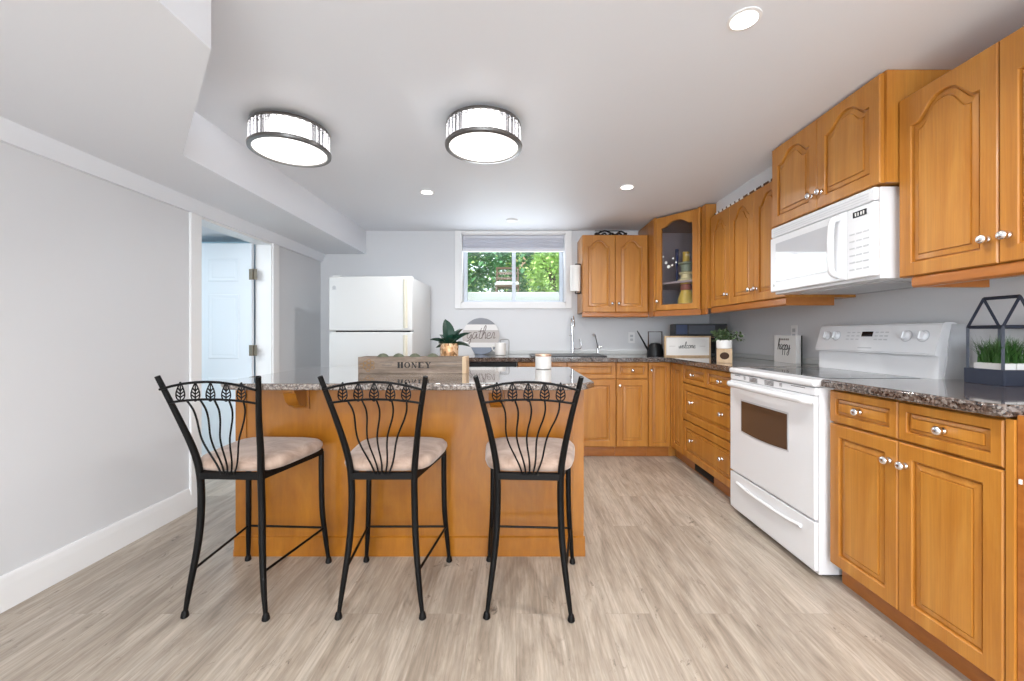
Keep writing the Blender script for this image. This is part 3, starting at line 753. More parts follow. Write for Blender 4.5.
# ---------------------------------------------------------------- microwave
mw = thing('microwave', 'white over-the-range microwave mounted under the short cabinet', 'microwave', (1.526, 2.497, 0), R90)
MW = .722; m0, m1 = 1.362, 1.755
obj('body', B(0, MW, .03, .53, m0, m1, .004), APPL, mw)
obj('door', B(0, .572, 0, .028, m0+.012, m1-.062, .007, seg=3), APPL, mw)
obj('vent_grille_top', B(0, MW, .004, .03, m1-.058, m1, .008, seg=3), APPL, mw)
bm = NB(); 
for i in range(3): box(bm, .03, MW-.03, .002, .005, m1-.046+i*.012, m1-.0445+i*.012)
obj('vent_line', bm, APPG, mw)
obj('control_panel', B(.574, MW, .002, .03, m0+.012, m1-.062, .006, seg=3), APPL, mw)
dwn = [c for c in mw.children if c.name.startswith('door')][0]
MWG = mat('microwave_window', s2l(200, 201, 204), .04, spec=.8, coat=.5)
obj('door_window', B(.055, .480, -.002, .002, m0+.07, m1-.10, .001), MWG, dwn)
bm = NB(); tube(bm, crom([(.532, .0, m0+.035), (.532, -.032, m0+.05), (.532, -.04, m0+.10), (.532, -.042, (m0+m1)/2-.02), (.532, -.04, m1-.15), (.532, -.032, m1-.10), (.532, 0, m1-.085)], 4), .014, 10); obj('door_handle', bm, APPL, dwn)
obj('clock_display', B(.612, .685, 0, .004, m1-.108, m1-.082), BLACKG, mw)
bm = NB()
for x in (.624, .638, .654, .667): box(bm, x, x+.007, -.0005, .001, m1-.103, m1-.088)
obj('clock_digits', bm, PLAIN, mw)
for i in range(6):
    bm = NB()
    for x in (.592, .630, .668): box(bm, x, x+.028, .0005, .003, m0+.05+i*.032, m0+.056+i*.032)
    obj('key_row', bm, APPG, mw)
obj('underside_filter', B(.1, MW-.1, .12, .42, m0-.006, m0, .001), APPG, mw)
bm = NB(); lathe(bm, [(.008, 0), (.008, -.002)], 12, (.035, .001, m0+.05), 'y'); obj('brand_badge', bm, STEEL, mw)

# ---------------------------------------------------------------- ceiling lamps
def flush(label, x, y):
    r = thing('flush_mount_lamp', label, 'ceiling lamp', (x, y, ZC))
    R = .19
    bm = NB(); lathe(bm, [(.150, 0), (.165, -.008), (.175, -.018), (.19, -.020), (.193, -.026), (.193, -.034), (.185, -.036)], 48); obj('canopy', bm, DARKSTEEL, r)
    bm = NB()
    for k in range(36):
        a = 2*PI*(k+.5)/36; q = Matrix.Rotation(a, 4, 'Z')
        vs = []
        for z in (-.037, -.125):
            vs.append([bm.verts.new(q@Vector(c)) for c in ((R-.012, -.0145, z), (R-.002, -.011, z), (R+.003, 0, z), (R-.002, .011, z), (R-.012, .0145, z))])
        for i in range(5): bm.faces.new((vs[0][i], vs[0][(i+1) % 5], vs[1][(i+1) % 5], vs[1][i]))
        bm.faces.new(vs[0][::-1]); bm.faces.new(vs[1])
    obj('crystal_band', bm, CRYSTAL, r, smooth=0)
    bm = NB(); lathe(bm, [(R-.022, -.037), (R-.020, -.05), (R-.020, -.115), (R-.022, -.125)], 48); obj('inner_shade', bm, CRYSTLIT, r)
    bm = NB(); P = [(R-.012, -.124), (R+.006, -.124), (R+.011, -.130), (R+.009, -.142), (R-.010, -.144), (R-.012, -.124)]
    rings = [[bm.verts.new((q*math.cos(2*PI*k/64), q*math.sin(2*PI*k/64), h)) for k in range(64)] for q, h in P[:-1]]
    for i in range(5):
        for k in range(64): bm.faces.new((rings[i][k], rings[i][(k+1) % 64], rings[(i+1) % 5][(k+1) % 64], rings[(i+1) % 5][k]))
    obj('bottom_ring', bm, DARKSTEEL, r)
    bm = NB(); lathe(bm, [(R-.0125, -.128), (R-.013, -.138), (R-.03, -.142), (.02, -.145)], 48); obj('diffuser', bm, DIFF, r)
    return r
flush('round crystal-banded flush ceiling lamp nearer the left soffit', -1.203, 2.22)
flush('round crystal-banded flush ceiling lamp over the middle of the island', -.168, 2.17)
def downlight(label, x, y, power=8, vis=True):
    r = thing('recessed_downlight', label, 'downlight', (x, y, ZC), 0, 'recessed ceiling downlights')
    bm = NB(); lathe(bm, [(.056, 0), (.056, -.003), (.045, -.005)], 32); obj('trim_ring', bm, TRIM, r)
    bm = NB(); lathe(bm, [(.044, -.0045), (.044, -.006), (.01, -.007)], 32); obj('lens', bm, SPOTE, r)
    area('downlight_light', (x, y, ZC-.012), (0, 0, 0), .08, .08, power, (1, .99, .98), 'DISK', spread=2.6)
downlight('small round recessed downlight nearest the viewer at the top right', .805, 1.468)
downlight('small round recessed downlight above the refrigerator side of the island', -.693, 3.24)
downlight('small round recessed downlight in front of the corner cabinets', .836, 3.13)
for x, y in ((.8, -.2), (-.4, -.2), (.8, -1.8), (-.4, -1.8)):  # unseen fill lights added behind the viewer to brighten the room
    r = area('rear_room_fill', (x, y, ZC-.012), (0, 0, 0), .1, .1, 17, (1, .99, .98), 'DISK', spread=2.8)
bm = NB(); lathe(bm, [(.055, ZC), (.055, ZC-.012), (.045, ZC-.018), (.02, ZC-.02)], 32, (-.04, 4.03, 0))
tag(obj('ceiling_vent', bm, TRIM), 'small round white ceiling disc just in front of the window', 'smoke detector')

# ---------------------------------------------------------------- writing
LET = {  # cursive strokes: list of polylines, advance
 'w': ([[(0, .8), (.12, .1), (.3, .05), (.42, .9), (.5, .15), (.68, .05), (.82, .9), (.95, .75)]], .95),
 'e': ([[(0, .4), (.35, .55), (.35, .95), (.1, .9), (.0, .4), (.2, 0), (.6, .2)]], .6),
 'l': ([[(0, .2), (.3, 1.2), (.3, 2.1), (.12, 1.9), (.1, .4), (.25, 0), (.5, .2)]], .45),
 'c': ([[(.5, .8), (.25, 1), (0, .5), (.2, 0), (.6, .2)]], .58),
 'o': ([[(.35, 1), (.05, .8), (.02, .2), (.3, 0), (.55, .4), (.35, 1), (.7, .8)]], .65),
 'm': ([[(0, .9), (.06, 0)], [(.06, .6), (.25, 1), (.32, .5), (.32, 0)], [(.34, .6), (.52, 1), (.6, .5), (.62, .05), (.8, .2)]], .8),
 'g': ([[(.5, .9), (.15, 1), (0, .4), (.25, .05), (.5, .7), (.48, -.7), (.15, -1), (.0, -.6), (.7, .2)]], .68),
 'a': ([[(.5, .9), (.15, 1), (0, .4), (.25, 0), (.5, .8), (.5, .1), (.75, .2)]], .72),
 't': ([[(.2, 1.7), (.12, .3), (.3, 0), (.5, .2)], [(-.1, 1.15), (.5, 1.25)]], .48),
 'h': ([[(0, .2), (.28, 1.6), (.2, 2.1), (.06, 1.6), (.04, 0)], [(.05, .5), (.3, 1), (.42, .5), (.45, .05), (.62, .2)]], .6),
 'r': ([[(0, .2), (.12, 1), (.3, .85), (.3, .1), (.5, .2)]], .48),
 'p': ([[(.0, .9), (.05, -1)], [(.04, .6), (.3, 1), (.5, .5), (.3, 0), (.08, .1)], [(.3, 0), (.6, .2)]], .58),
 'y': ([[(0, .9), (.1, .2), (.3, .1), (.48, .9), (.45, -.6), (.2, -1), (.05, -.6), (.7, .3)]], .6)}
def script(word, cx, cz, xh, r, y, parent, m, name='lettering', sx=1):
    total = sum(LET[c][1] for c in word)*xh*sx; x = cx-total/2; bm = NB()
    for c in word:
        st, adv = LET[c]
        for s in st: tube(bm, crom([(x+(px+.15*pz)*xh*sx, y, cz+pz*xh) for px, pz in s], 4), r, 5)
        x += adv*xh*sx
    return obj(name, bm, m, parent)
def serif(word, x, z, h, y, parent, m):
    bm = NB(); w = h*.98; d = .0012; t = h*.24; th = h*.09; sf = h*.09
    def bx(a, b_, c, e): box(bm, a, b_, y-d, y, c, e)
    def ser(cx): bx(cx-t*.85, cx+t*.85, z, z+sf); bx(cx-t*.85, cx+t*.85, z+h-sf, z+h)
    for ch in word:
        if ch == 'H': bx(x+t*.2, x+t*1.6, z, z+h); bx(x+w-t*1.6, x+w-t*.2, z, z+h); bx(x+t, x+w-t, z+h*.46, z+h*.54); ser(x+t*.9); ser(x+w-t*.9)
        elif ch == 'O':
            prev = None
            for k in range(25):
                a = 2*PI*k/24; o_ = (x+w/2+w/2*math.cos(a), z+h/2+h/2*math.sin(a)); i_ = (x+w/2+(w/2-t*.95)*math.cos(a), z+h/2+(h/2-th)*math.sin(a))
                if prev:
                    vs = [bm.verts.new((q[0], y-d, q[1])) for q in (prev[0], o_, i_, prev[1])]; bm.faces.new(vs)
                prev = (o_, i_)
        elif ch == 'N':
            bx(x+t*.6, x+t*.6+th, z, z+h); bx(x+w-t*.6-th, x+w-t*.6, z, z+h); bx(x, x+t*1.2, z, z+sf); bx(x+w-t*1.3, x+w, z+h-sf, z+h); bx(x, x+t*.9, z+h-sf, z+h)
            prism(bm, [(x+t*.2, z+h), (x+t*1.3, z+h), (x+w-t*.5, z), (x+w-t*.9-th, z)], 'y', y-d, y)
        elif ch == 'E': bx(x+t*.2, x+t*1.6, z, z+h); bx(x, x+w*.9, z, z+th); bx(x, x+w*.9, z+h-th, z+h); bx(x+t, x+w*.65, z+h*.46, z+h*.54); bx(x+w*.82, x+w*.9, z, z+h*.26); bx(x+w*.82, x+w*.9, z+h*.74, z+h)
        elif ch == 'Y':
            bx(x+w/2-t/2, x+w/2+t/2, z, z+h*.45); bx(x+w/2-t, x+w/2+t, z, z+sf)
            prism(bm, [(x+t*.3, z+h), (x+t*1.4, z+h), (x+w/2+t/2, z+h*.42), (x+w/2-t/2, z+h*.42)], 'y', y-d, y); prism(bm, [(x+w-t*.9, z+h), (x+w-t*.4, z+h), (x+w/2+t*.5, z+h*.42), (x+w/2, z+h*.42)], 'y', y-d, y)
            bx(x, x+t*1.7, z+h-sf, z+h); bx(x+w-t*1.4, x+w, z+h-sf, z+h)
        x += w*1.18
    return obj('lettering', bm, m, parent, smooth=0)

# ---------------------------------------------------------------- things on the island
cr = thing('wooden_crate', 'long weathered wooden crate lettered HONEY on the island', 'crate', (-.895, 2.36, .9005))
CW, CD, CH = .612, .13, .094
obj('front_board', B(.0, CW, 0, .012, 0, CH, .001), CRATE, cr); obj('back_board', B(0, CW, CD-.012, CD, 0, CH, .001), CRATE, cr)
obj('bottom_board', B(.012, CW-.02, .012, CD-.012, 0, .01), CRATE, cr)
obj('end_board', B(-.001, .012, -.002, CD+.002, 0, CH, .001), CRATE, cr); obj('end_board', B(CW-.022, CW+.002, -.003, CD+.002, 0, CH+.001, .001), WOODP, cr)
serif('HONEY', .222, .032, .034, -.0002, cr, INK)
rnd = random.Random(3)
for x0_, x1_, z in ((.125, .20, .062), (.135, .19, .045), (.40, .585, .062), (.44, .56, .042)):
    x = x0_; bm = NB()
    while x < x1_:
        w_ = rnd.uniform(.005, .011); box(bm, x, min(x+w_, x1_), -.0012, -.0002, z+rnd.uniform(0, .0015), z+rnd.uniform(.004, .0075)); x += w_+.0
    obj('faded_print', bm, GREY_INK, cr, smooth=0)
bm = NB()
for cx, cz in ((.04, .06), (.06, .048), (.04, .036), (.08, .06), (.06, .072), (.02, .048), (.08, .036), (.055, .022)):
    P = [(cx+.0115*math.cos(PI/6+k*PI/3), -.0012, cz+.0115*math.sin(PI/6+k*PI/3)) for k in range(7)]; tube(bm, P, .0018, 4)
obj('honeycomb_print', bm, GOLD, cr)
for i, px in enumerate((.12, .21, .305, .41)):
    bm = NB(); ell(bm, (0, 0, 0), (.038, .038, .038), 16, 12)
    lab = ['leftmost', 'second from the left', 'third from the left', 'rightmost'][i]
    tag(obj('moss_ball', bm, MOSS, None, loc=(-.895+px, 2.36+.066, .9115+.037+.027)), 'grey-green ball, %s of four in the HONEY crate' % lab, 'decorative ball', 'grey-green balls in the crate')
pt = thing('potted_succulent', 'dark green spiky succulent in a copper mosaic pot behind the HONEY crate', 'potted plant', (-.417, 2.60, .9005))
bm = NB(); lathe(bm, [(.044, 0), (.050, .01), (.056, .09), (.058, .165), (.054, .168), (.050, .158), (.02, .155)], 24); obj('pot', bm, MOSAIC, pt)
bm = NB()
def spike(bm, a, el, L, w_, z0=.16):
    n_ = 8; d = Vector((math.cos(a), math.sin(a), 0)); q = Vector((-math.sin(a), math.cos(a), 0)); rows = []
    for i in range(n_+1):
        t = i/n_; e = el-.55*t; p = d*(L*t*math.cos(el-.2*t))+Vector((0, 0, z0+L*t*math.sin(e+.15)))
        ww = w_*math.sin(PI*(.18+.82*t))**.8 if i < n_ else .0005
        up = Vector((0, 0, 1))*math.cos(e)-d*math.sin(e)
        rows.append([bm.verts.new(p-q*ww+up*.25*ww), bm.verts.new(p-up*.12*ww), bm.verts.new(p+q*ww+up*.25*ww), bm.verts.new(p-up*.45*ww)])
    for i in range(n_):
        for k in range(4): bm.faces.new((rows[i][k], rows[i][(k+1) % 4], rows[i+1][(k+1) % 4], rows[i+1][k]))
    bm.faces.new(rows[0]); bm.faces.new(rows[-1])
for a, el, L, w_ in ((3.1, .62, .135, .036), (3.5, .15, .085, .030), (2.2, 1.45, .185, .042), (.5, 1.12, .15, .040), (.12, .85, .165, .038), (-.15, .30, .135, .034), (4.4, .8, .10, .038), (5.2, .7, .11, .038), (2.7, 1.0, .11, .036), (-.9, 1.2, .09, .034), (4.0, .5, .09, .034)):
    spike(bm, a, el, L, w_)
obj('leaves', bm, GREEN, pt)
cd = thing('candle_jar', 'small white ceramic candle jar with copper rim on the island', 'candle', (.177, 2.70, .9005))
bm = NB(); lathe(bm, [(.047, 0), (.052, .004), (.052, .088), (.050, .092), (.046, .092), (.045, .07), (.01, .069)], 28); obj('jar', bm, PLAIN, cd)
bm = NB(); lathe(bm, [(.0525, .082), (.0535, .085), (.0535, .092), (.0525, .095), (.048, .096), (.047, .093)], 28); obj('rim', bm, mat('copper_rim', s2l(214, 176, 150), .3, .6), cd)
bm = NB(); tube(bm, [(0, 0, .069), (.001, 0, .085)], .0015, 5); obj('wick', bm, INK, cd)

# ---------------------------------------------------------------- things on the back counter
ZK = .9165
gs = thing('round_sign', 'round striped plank sign with cursive gather lettering on the back counter', 'sign', (-.365, 4.30, ZK)); gs.rotation_euler = (math.radians(-7), 0, 0)
RS = .192
def dischunk(a, b_, m, y0=-.006, y1=.006):
    P = []
    for i in range(13): z = a+(b_-a)*i/12; P.append((math.sqrt(max(0, RS*RS-(z-RS)**2)), z))
    bm = NB(); prism(bm, [(x, z) for x, z in P]+[(-x, z) for x, z in P[::-1]], 'y', y0, y1); return obj('plank', bm, m, gs, smooth=20)
SG = mat('sign_grey', s2l(140, 142, 148), .7); SW = mat('sign_white', s2l(228, 226, 224), .7); ST = mat('sign_taupe', s2l(190, 184, 180), .7); SB_ = mat('sign_slate', s2l(132, 140, 154), .7)
dischunk(.0005, .076, SB_); dischunk(.0765, .125, SW); dischunk(.1255, .255, ST); dischunk(.2555, .315, SW); dischunk(.3155, .3835, SG)
script('gather', .0, .165, .066, .0032, -.008, gs, TAUPE_INK, sx=1.25)
pi_ = thing('utensil_crock', 'white ceramic jug with dark wire handle right of the round sign', 'jug', (-.155, 4.18, ZK))
bm = NB(); lathe(bm, [(.045, 0), (.052, .006), (.054, .09), (.050, .125), (.046, .126), (.045, .10), (.01, .095)], 24); obj('jug', bm, PLAIN, pi_)
bm = NB(); tube(bm, crom([(-.05, 0, .10), (-.085, 0, .09), (-.075, 0, .05), (-.051, 0, .04)], 4), .006, 8); obj('handle', bm, PLAIN, pi_)
bm = NB(); tube(bm, crom([(.0, 0, .12), (.0, 0, .155), (.03, 0, .158), (.08, 0, .155), (.085, 0, .10), (.08, 0, .004)], 4), .0045, 8); obj('wire_stand', bm, STEEL, pi_)
pc = thing('pale_canister', 'pale grey tapered canister on the back counter behind the succulent', 'canister', (-.60, 4.14, ZK))
bm = NB(); lathe(bm, [(.19, 0), (.19, .01), (.13, .12), (.125, .125), (.11, .12)], 4, sx=1, sy=.6)
obj('body', bm, mat('pale_grey_glaze', s2l(196, 198, 200), .4), pc, rot=(0, 0, 0), smooth=20)
bm = NB(); lathe(bm, [(.126, .1255), (.12, .135), (.02, .14), (.015, .15)], 4, sx=1, sy=.6); obj('lid', bm, PLAIN, pc, smooth=20)
# sink and faucets
sk = thing('kitchen_sink', 'dark rimmed drop-in kitchen sink under the window', 'sink', (0, 0, ZK))
bm = NB()
for a in ((.14, .86, 3.93, 3.95), (.14, .86, 4.355, 4.375), (.14, .16, 3.95, 4.355), (.84, .86, 3.95, 4.355)): box(bm, a[0], a[1], a[2], a[3], 0, .009, .002)
obj('rim', bm, mat('dark_sink', s2l(60, 58, 56), .3, .4), sk); obj('basin', B(.16, .84, 3.95, 4.355, 0, .003), mat('sink_shadow_steel', s2l(80, 80, 80), .3, .6), sk)
fc = thing('kitchen_faucet', 'tall chrome pull-down faucet with side lever at the sink', 'faucet', (.60, 4.365, ZK))
bm = NB(); lathe(bm, [(.026, 0), (.026, .008), (.018, .015), (.017, .09), (.012, .095)], 20, (0, .04, .0)); obj('base', bm, CHROME, fc)
bm = NB(); tube(bm, crom([(0, .04, .09), (-.004, .04, .22), (-.012, .035, .36), (-.012, 0, .395), (-.012, -.06, .395), (-.012, -.10, .35), (-.012, -.11, .29)], 5), [.010, .010, .010, .010, .010, .013, .015], 10); obj('spout', bm, CHROME, fc)
bm = NB(); tube(bm, [(-.008, .04, .20), (-.035, .02, .20)], .005, 8); obj('spray_clip', bm, STEEL, fc)
bm = NB(); tube(bm, crom([(.012, .04, .06), (.06, .03, .06), (.085, .02, .075), (.085, .02, .13), (.075, .02, .16)], 4), .007, 8); obj('lever', bm, CHROME, fc)
f2 = thing('filter_faucet', 'small chrome gooseneck filter tap right of the main faucet', 'faucet', (.865, 4.40, ZK))
bm = NB(); lathe(bm, [(.018, 0), (.018, .006), (.010, .012), (.009, .06)], 16); tube(bm, [(.009, 0, .07), (.04, 0, .078)], .005, 8); obj('base', bm, CHROME, f2)
bm = NB(); tube(bm, crom([(0, 0, .055), (-.010, 0, .12), (-.030, -.01, .20), (-.045, -.03, .215), (-.055, -.04, .19)], 4), .006, 8); obj('spout', bm, CHROME, f2)
# outlets
def outlet(label, loc, rz):
    r = thing('wall_outlet', label, 'outlet', loc, rz)
    obj('cover_plate', B(-.035, .035, -.006, 0, -.057, .057, .003), TRIM, r)
    for z in (-.02, .02): obj('socket', B(-.016, .016, -.008, -.006, z-.013, z+.013, .001), APPG, r)
outlet('white wall outlet behind the watering can spout', (1.235, YB, 1.09), 0)
outlet('white wall outlet above the happy block sign', (XR, 3.09, 1.135), R90)
# watering can
wc = thing('watering_can', 'small black watering can with square bronze handle and long spout', 'watering can', (1.355, 4.05, ZK))
bm = NB(); lathe(bm, [(.078, 0), (.080, .006), (.076, .06), (.065, .10), (.045, .122), (.015, .128)], 28, sy=.8); obj('body', bm, BLACK, wc)
bm = NB(); tube(bm, [(-.065, 0, .05), (-.175, 0, .245)], [.010, .006], 10); obj('spout', bm, BLACK, wc)
bm = NB(); tube(bm, [(-.066, 0, .08), (-.066, 0, .235), (.066, 0, .235), (.066, 0, .08)], .0065, 4); obj('handle', bm, mat('bronze', s2l(84, 66, 56), .4, .5), wc)
# welcome sign
ws = thing('welcome_sign', 'wood framed white welcome sign leaning in the counter corner', 'sign', (1.392, 3.895, ZK), math.radians(-2)); 
WW, WH = .425, .195
bm = NB()
for a in ((0, WW, 0, .014), (0, WW, WH-.014, WH), (0, .014, .014, WH-.014), (WW-.014, WW, .014, WH-.014)): box(bm, a[0], a[1], -.004, .024, a[2], a[3], .0015)
obj('frame', bm, WOODP, ws); obj('board', B(.014, WW-.014, .004, .02, .014, WH-.014), PLAIN, ws)
script('welcome', WW/2-.005, .080, .028, .0020, .003, ws, INK, sx=1.2)
bm = NB(); box(bm, .045, .10, .003, .004, .098, .1); box(bm, .325, .375, .003, .004, .098, .1); obj('faded_dash', bm, GREY_INK, ws)
# black boxes behind
tb = thing('toaster_oven', 'black countertop oven box behind the welcome sign', 'toaster oven', (1.535, 4.00, ZK), math.radians(-10))
obj('body', B(0, .46, 0, .30, .0, .20, .008), BLACK, tb); obj('front_glass', B(.03, .36, -.004, 0, .03, .17, .002), BLACKG, tb)
bm = NB(); tube(bm, [(.05, -.02, .18), (.34, -.02, .18)], .006, 8); tube(bm, [(.05, 0, .18), (.05, -.02, .18)], .005, 6); tube(bm, [(.34, 0, .18), (.34, -.02, .18)], .005, 6); obj('handle', bm, CHROME, tb)
bx_ = thing('storage_box', 'navy blue and black carton lying on top of the toaster oven', 'box', (1.535, 4.00, ZK+.2005), math.radians(-10))
obj('carton', B(0, .47, .02, .28, 0, .11, .003), BLACK, bx_)
obj('blue_label', B(.01, .11, .018, .0202, .01, .10), mat('blue_print', s2l(18, 42, 84), .5), bx_); obj('grey_label', B(.125, .36, .018, .0202, .012, .095), mat('slate_print', s2l(54, 58, 70), .5), bx_)
# small planter
sp_ = thing('small_planter', 'small trailing plant in white cup on a pale wooden stand by the range', 'potted plant', (1.532, 3.06, ZK), math.radians(-24))
bm = NB()
box(bm, -.05, .05, -.045, .045, 0, .012, .002); box(bm, -.05, .05, -.045, .045, .093, .104, .002); box(bm, -.05, -.04, -.045, .045, .012, .093); box(bm, .04, .05, -.045, .045, .012, .093)
obj('wooden_stand', bm, WOODP, sp_)
bm = NB(); P = [(-.04, .012), (.04, .012), (.04, .093), (-.04, .093)]
N_ = 32
outer = []
for k in range(N_):
    a = 2*PI*k/N_; c_, s_ = math.cos(a), math.sin(a); q = min(.04/max(abs(c_), 1e-6), .0405/max(abs(s_), 1e-6)); outer.append((c_*q, .0525+s_*q))
inner = [(.031*math.cos(2*PI*k/N_), .052+.026*math.sin(2*PI*k/N_)) for k in range(N_)]
vo_ = [[bm.verts.new((x, y, z)) for x, z in L_] for L_, y in ((outer, -.044), (inner, -.044), (inner, -.038))]
for i in range(2):
    for k in range(N_): bm.faces.new((vo_[i][k], vo_[i][(k+1) % N_], vo_[i+1][(k+1) % N_], vo_[i+1][k]))
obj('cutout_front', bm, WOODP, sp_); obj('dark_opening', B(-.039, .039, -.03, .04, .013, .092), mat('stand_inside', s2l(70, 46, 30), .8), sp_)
bm = NB(); lathe(bm, [(.046, .104), (.052, .110), (.053, .158), (.050, .168), (.044, .160), (.01, .155)], 24); obj('cup', bm, PLAIN, sp_)
bm = NB(); rnd = random.Random(11)
for i in range(260):
    a = rnd.uniform(0, 2*PI); rr = rnd.uniform(.0, .10)*(1.25 if math.cos(a) > 0 else .9); z = .165+rnd.uniform(0, .085)*(1-rr*3)
    p = Vector((rr*math.cos(a), rr*math.sin(a), z)); q = Matrix.Rotation(rnd.uniform(0, 6.3), 3, 'Z')@Matrix.Rotation(rnd.uniform(-1.2, 1.2), 3, 'X'); L = rnd.uniform(.016, .032)
    vs = [bm.verts.new(p+q@Vector(c)) for c in ((0, 0, 0), (L*.4, L*.5, .002), (0, L, 0), (-L*.4, L*.5, .002))]; bm.faces.new(vs)
for i in range(26):
    a = rnd.uniform(0, 2*PI); tube(bm, [(0, 0, .15), (.04*math.cos(a), .04*math.sin(a), .20), (.075*math.cos(a), .075*math.sin(a), rnd.uniform(.17, .24))], .0012, 4)
obj('foliage', bm, GREEN2, sp_, smooth=0, recalc=False)
# happy block
hb = thing('block_sign', 'small white block sign with happy lettering leaning on the right wall', 'sign', (1.985, 3.20, ZK), R90)
obj('block', B(0, .25, 0, .04, .0, .20, .002), PLAIN, hb); obj('dark_edge', B(.249, .256, .036, .042, 0, .20), INK, hb)  # narrow dark strip down the near back edge of the block
script('happy', .115, .095, .040, .0018, -.001, hb, INK, sx=1.1)
bm = NB()
for x in (.08, .1, .12, .14, .16): box(bm, x, x+.012, -.0012, 0, .165, .178)
obj('small_print', bm, GREY_INK, hb)
# paper towel holder on cabinet side
ph = thing('paper_towel_roll', 'paper towel roll in a black wire holder on the wall cabinet side', 'paper towel holder', (.60, 4.20, 1.69))
bm = NB(); lathe(bm, [(.018, -.13), (.052, -.13), (.052, .13), (.018, .13)], 32); obj('roll', bm, PAPER, ph)
bm = NB(); tube(bm, [(0, 0, .145), (.046, 0, .145), (.052, 0, .14), (.052, 0, -.15), (.046, 0, -.152), (0, 0, -.152)], .0055, 8); tube(bm, [(0, 0, -.152), (0, 0, .145)], .005, 8); obj('wire_bracket', bm, BLACK, ph)
# script ornament on top of the back wall cabinet
so_ = thing('scrollwork_sign', 'black openwork ornament lying on top of the back wall cabinet', 'ornament', (.785, 4.14, UZ1+.001))
bm = NB(); P = [(i*.02, .0, .012+.012*math.sin(i*1.7)+.006*math.sin(i*3.1)) for i in range(17)]
tube(bm, crom(P, 4), .0095, 6); tube(bm, crom([(0, .01, .006), (.1, .01, .05), (.2, .01, .012), (.26, .01, .045), (.32, .01, .01)], 5), .009, 6); box(bm, -.005, .34, -.005, .02, 0, .007, .002)
box(bm, 0, .25, .005, .012, .045, .052); obj('scrollwork', bm, BLACK, so_)
# bead garland on the right uppers
gl = thing('bead_garland', 'string of small pale and dark beads along the top of the three-door cabinet', 'garland', (1.645, 3.45, UZ1))
DBEAD = mat('dark_bead', s2l(96, 66, 44), .6)
for i in range(44):
    pale = (i % 3 != 0) if i < 20 else (i % 4 == 0)
    bm = NB(); ell(bm, (0, -.02-i*.0205, .008), (.009, .009, .009), 8, 6); obj('bead', bm, PLAIN if pale else DBEAD, gl)
bm = NB(); tube(bm, [(0, -.01, .008), (0, -.92, .008)], .002, 5); obj('string', bm, GREY_INK, gl)
# yellow ceramic in the glass cabinet
yc = thing('ceramic_figurine', 'yellow and cream tiered ceramic ornament inside the glass corner cabinet', 'ornament', (1.575, 3.85, z0+.0185))
bm = NB(); lathe(bm, [(.085, 0), (.088, .015), (.075, .03), (.072, .09), (.055, .14), (.045, .17)], 28); obj('skirt', bm, YELLOW, yc)
bm = NB(); lathe(bm, [(.05, .17), (.054, .18), (.05, .21), (.045, .225)], 24); obj('middle_tier', bm, RED, yc)
bm = NB(); lathe(bm, [(.05, .225), (.056, .235), (.03, .2515), (.02, .254)], 24); obj('collar', bm, YELLOW, yc)
y2 = thing('ceramic_figurine', 'cream and yellow tiered ceramic ornament on the upper shelf of the corner cabinet', 'ornament', (1.575, 3.85, 1.6165))
bm = NB(); lathe(bm, [(.075, 0), (.078, .012), (.05, .03), (.048, .06), (.066, .07), (.066, .08), (.04, .09)], 24); obj('base', bm, CREAMY, y2)
bm = NB(); lathe(bm, [(.045, .09), (.05, .15), (.07, .16), (.07, .17), (.035, .18)], 24); obj('drum', bm, mat('sage_glaze', s2l(150, 160, 130), .4), y2)
bm = NB(); lathe(bm, [(.032, .18), (.03, .26), (.034, .27), (.015, .275)], 20); obj('top', bm, YELLOW, y2)
for k, (x, y, h, sd) in enumerate(((1.555, 4.02, .33, 'left'), (1.66, 4.06, .30, 'right'))):
    r = thing('blue_candlestick', 'dark blue glass candlestick on the upper cabinet shelf, %s one of two' % sd, 'candlestick', (x, y, 1.6165))
    bm = NB(); lathe(bm, [(.03, 0), (.03, .008), (.008, .02), (.012, .1), (.007, .12), (.012, .2), (.016, h), (.01, h+.003)], 16); obj('stick', bm, BLUE, r)
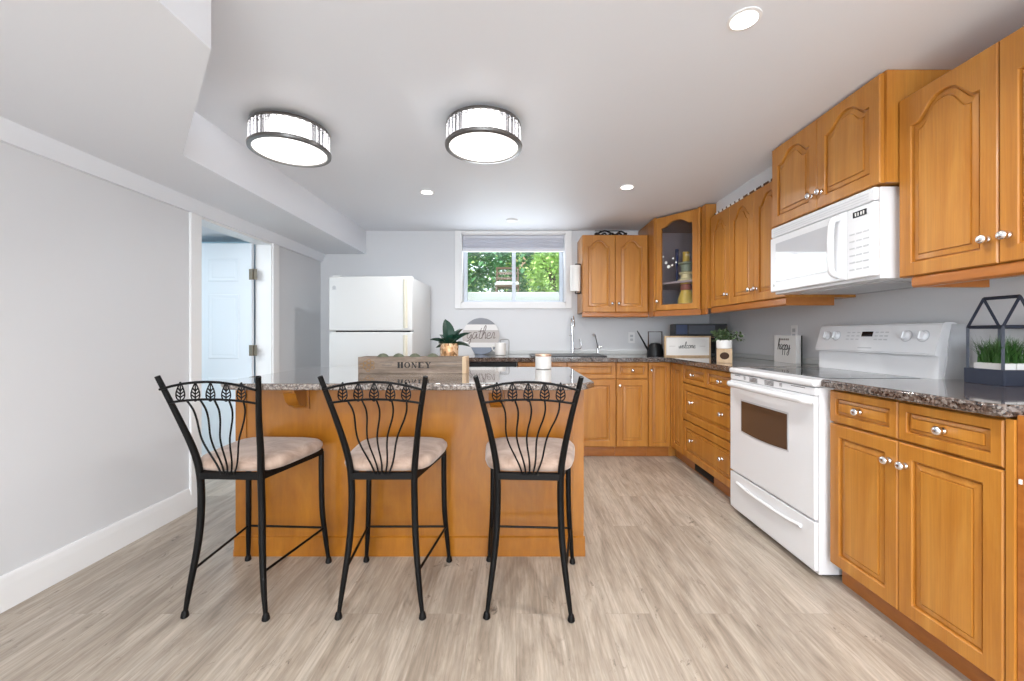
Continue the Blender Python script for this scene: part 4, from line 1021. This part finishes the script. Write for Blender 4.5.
# house shaped planter
hp = thing('house_planter', 'navy house-shaped open frame planter on the right counter', 'planter', (0, 0, .9205))
x0, x1, y0, y1 = 1.90, 2.05, 1.765, 1.622
bm = NB(); 
for a in ((x0, x0+.012, y1, y0), (x1-.012, x1, y1, y0), (x0+.012, x1-.012, y1, y1+.012), (x0+.012, x1-.012, y0-.012, y0)): box(bm, a[0], a[1], a[2], a[3], 0, .062, .001)
box(bm, x0+.012, x1-.012, y1+.012, y0-.012, .0, .008); obj('tray', bm, NAVY, hp)
bm = NB(); ez, rz_, xm = .232, .352, (x0+x1)/2; w_ = .0055
def bar(a, b_): tube(bm, [a, b_], .0068, 4)
q0, q1 = y0-.008, y1+.008; u0, u1 = x0+.008, x1-.008
for x in (u0, u1):
    for y in (q0, q1): bar((x, y, .06), (x, y, ez))
for x in (u0, u1): bar((x, q0, ez), (x, q1, ez))
for y in (q0, q1): bar((u0, y, ez), (u1, y, ez)); bar((u0, y, ez), (xm, y, rz_)); bar((u1, y, ez), (xm, y, rz_))
bar((xm, q0, rz_), (xm, q1, rz_)); obj('house_frame', bm, NAVY, hp)
for k, xx in enumerate((1.9475, 2.0095)):
    g = thing('grass_pot', 'white pot of green artificial grass in the house planter, %s' % ('left one with long arching blades' if k == 0 else 'right one by the wall'), 'potted plant', (xx, 1.694, .929))
    bm = NB(); box(bm, -.0305 if k == 0 else -.028, .0305 if k == 0 else .026, -.05, .05, 0, .078, .003); obj('pot', bm, PLAIN, g)
    bm = NB(); rnd = random.Random(20+k)
    for i in range(190):
        a = rnd.uniform(0, 2*PI); L = rnd.uniform(.08, .13); le = rnd.uniform(.1, 1.1); bx0, by0 = rnd.uniform(-.026, .026), rnd.uniform(-.042, .042)
        d = Vector((math.cos(a), math.sin(a), 0)); q = Vector((-math.sin(a), math.cos(a), 0)); rows = []
        for j in range(5):
            t = j/4; p = Vector((bx0, by0, .076))+d*(L*le*.75*t*t)+Vector((0, 0, L*t*(1-.35*le*t))); ww = .0025*(1-t)+.0002
            p.x = min(max(p.x, -.032 if k else -.09), .05 if k else .031)
            rows.append((bm.verts.new(p-q*ww), bm.verts.new(p+q*ww)))
        for j in range(4): bm.faces.new((rows[j][0], rows[j][1], rows[j+1][1], rows[j+1][0]))
    obj('grass', bm, GRASS, g, smooth=0, recalc=False)
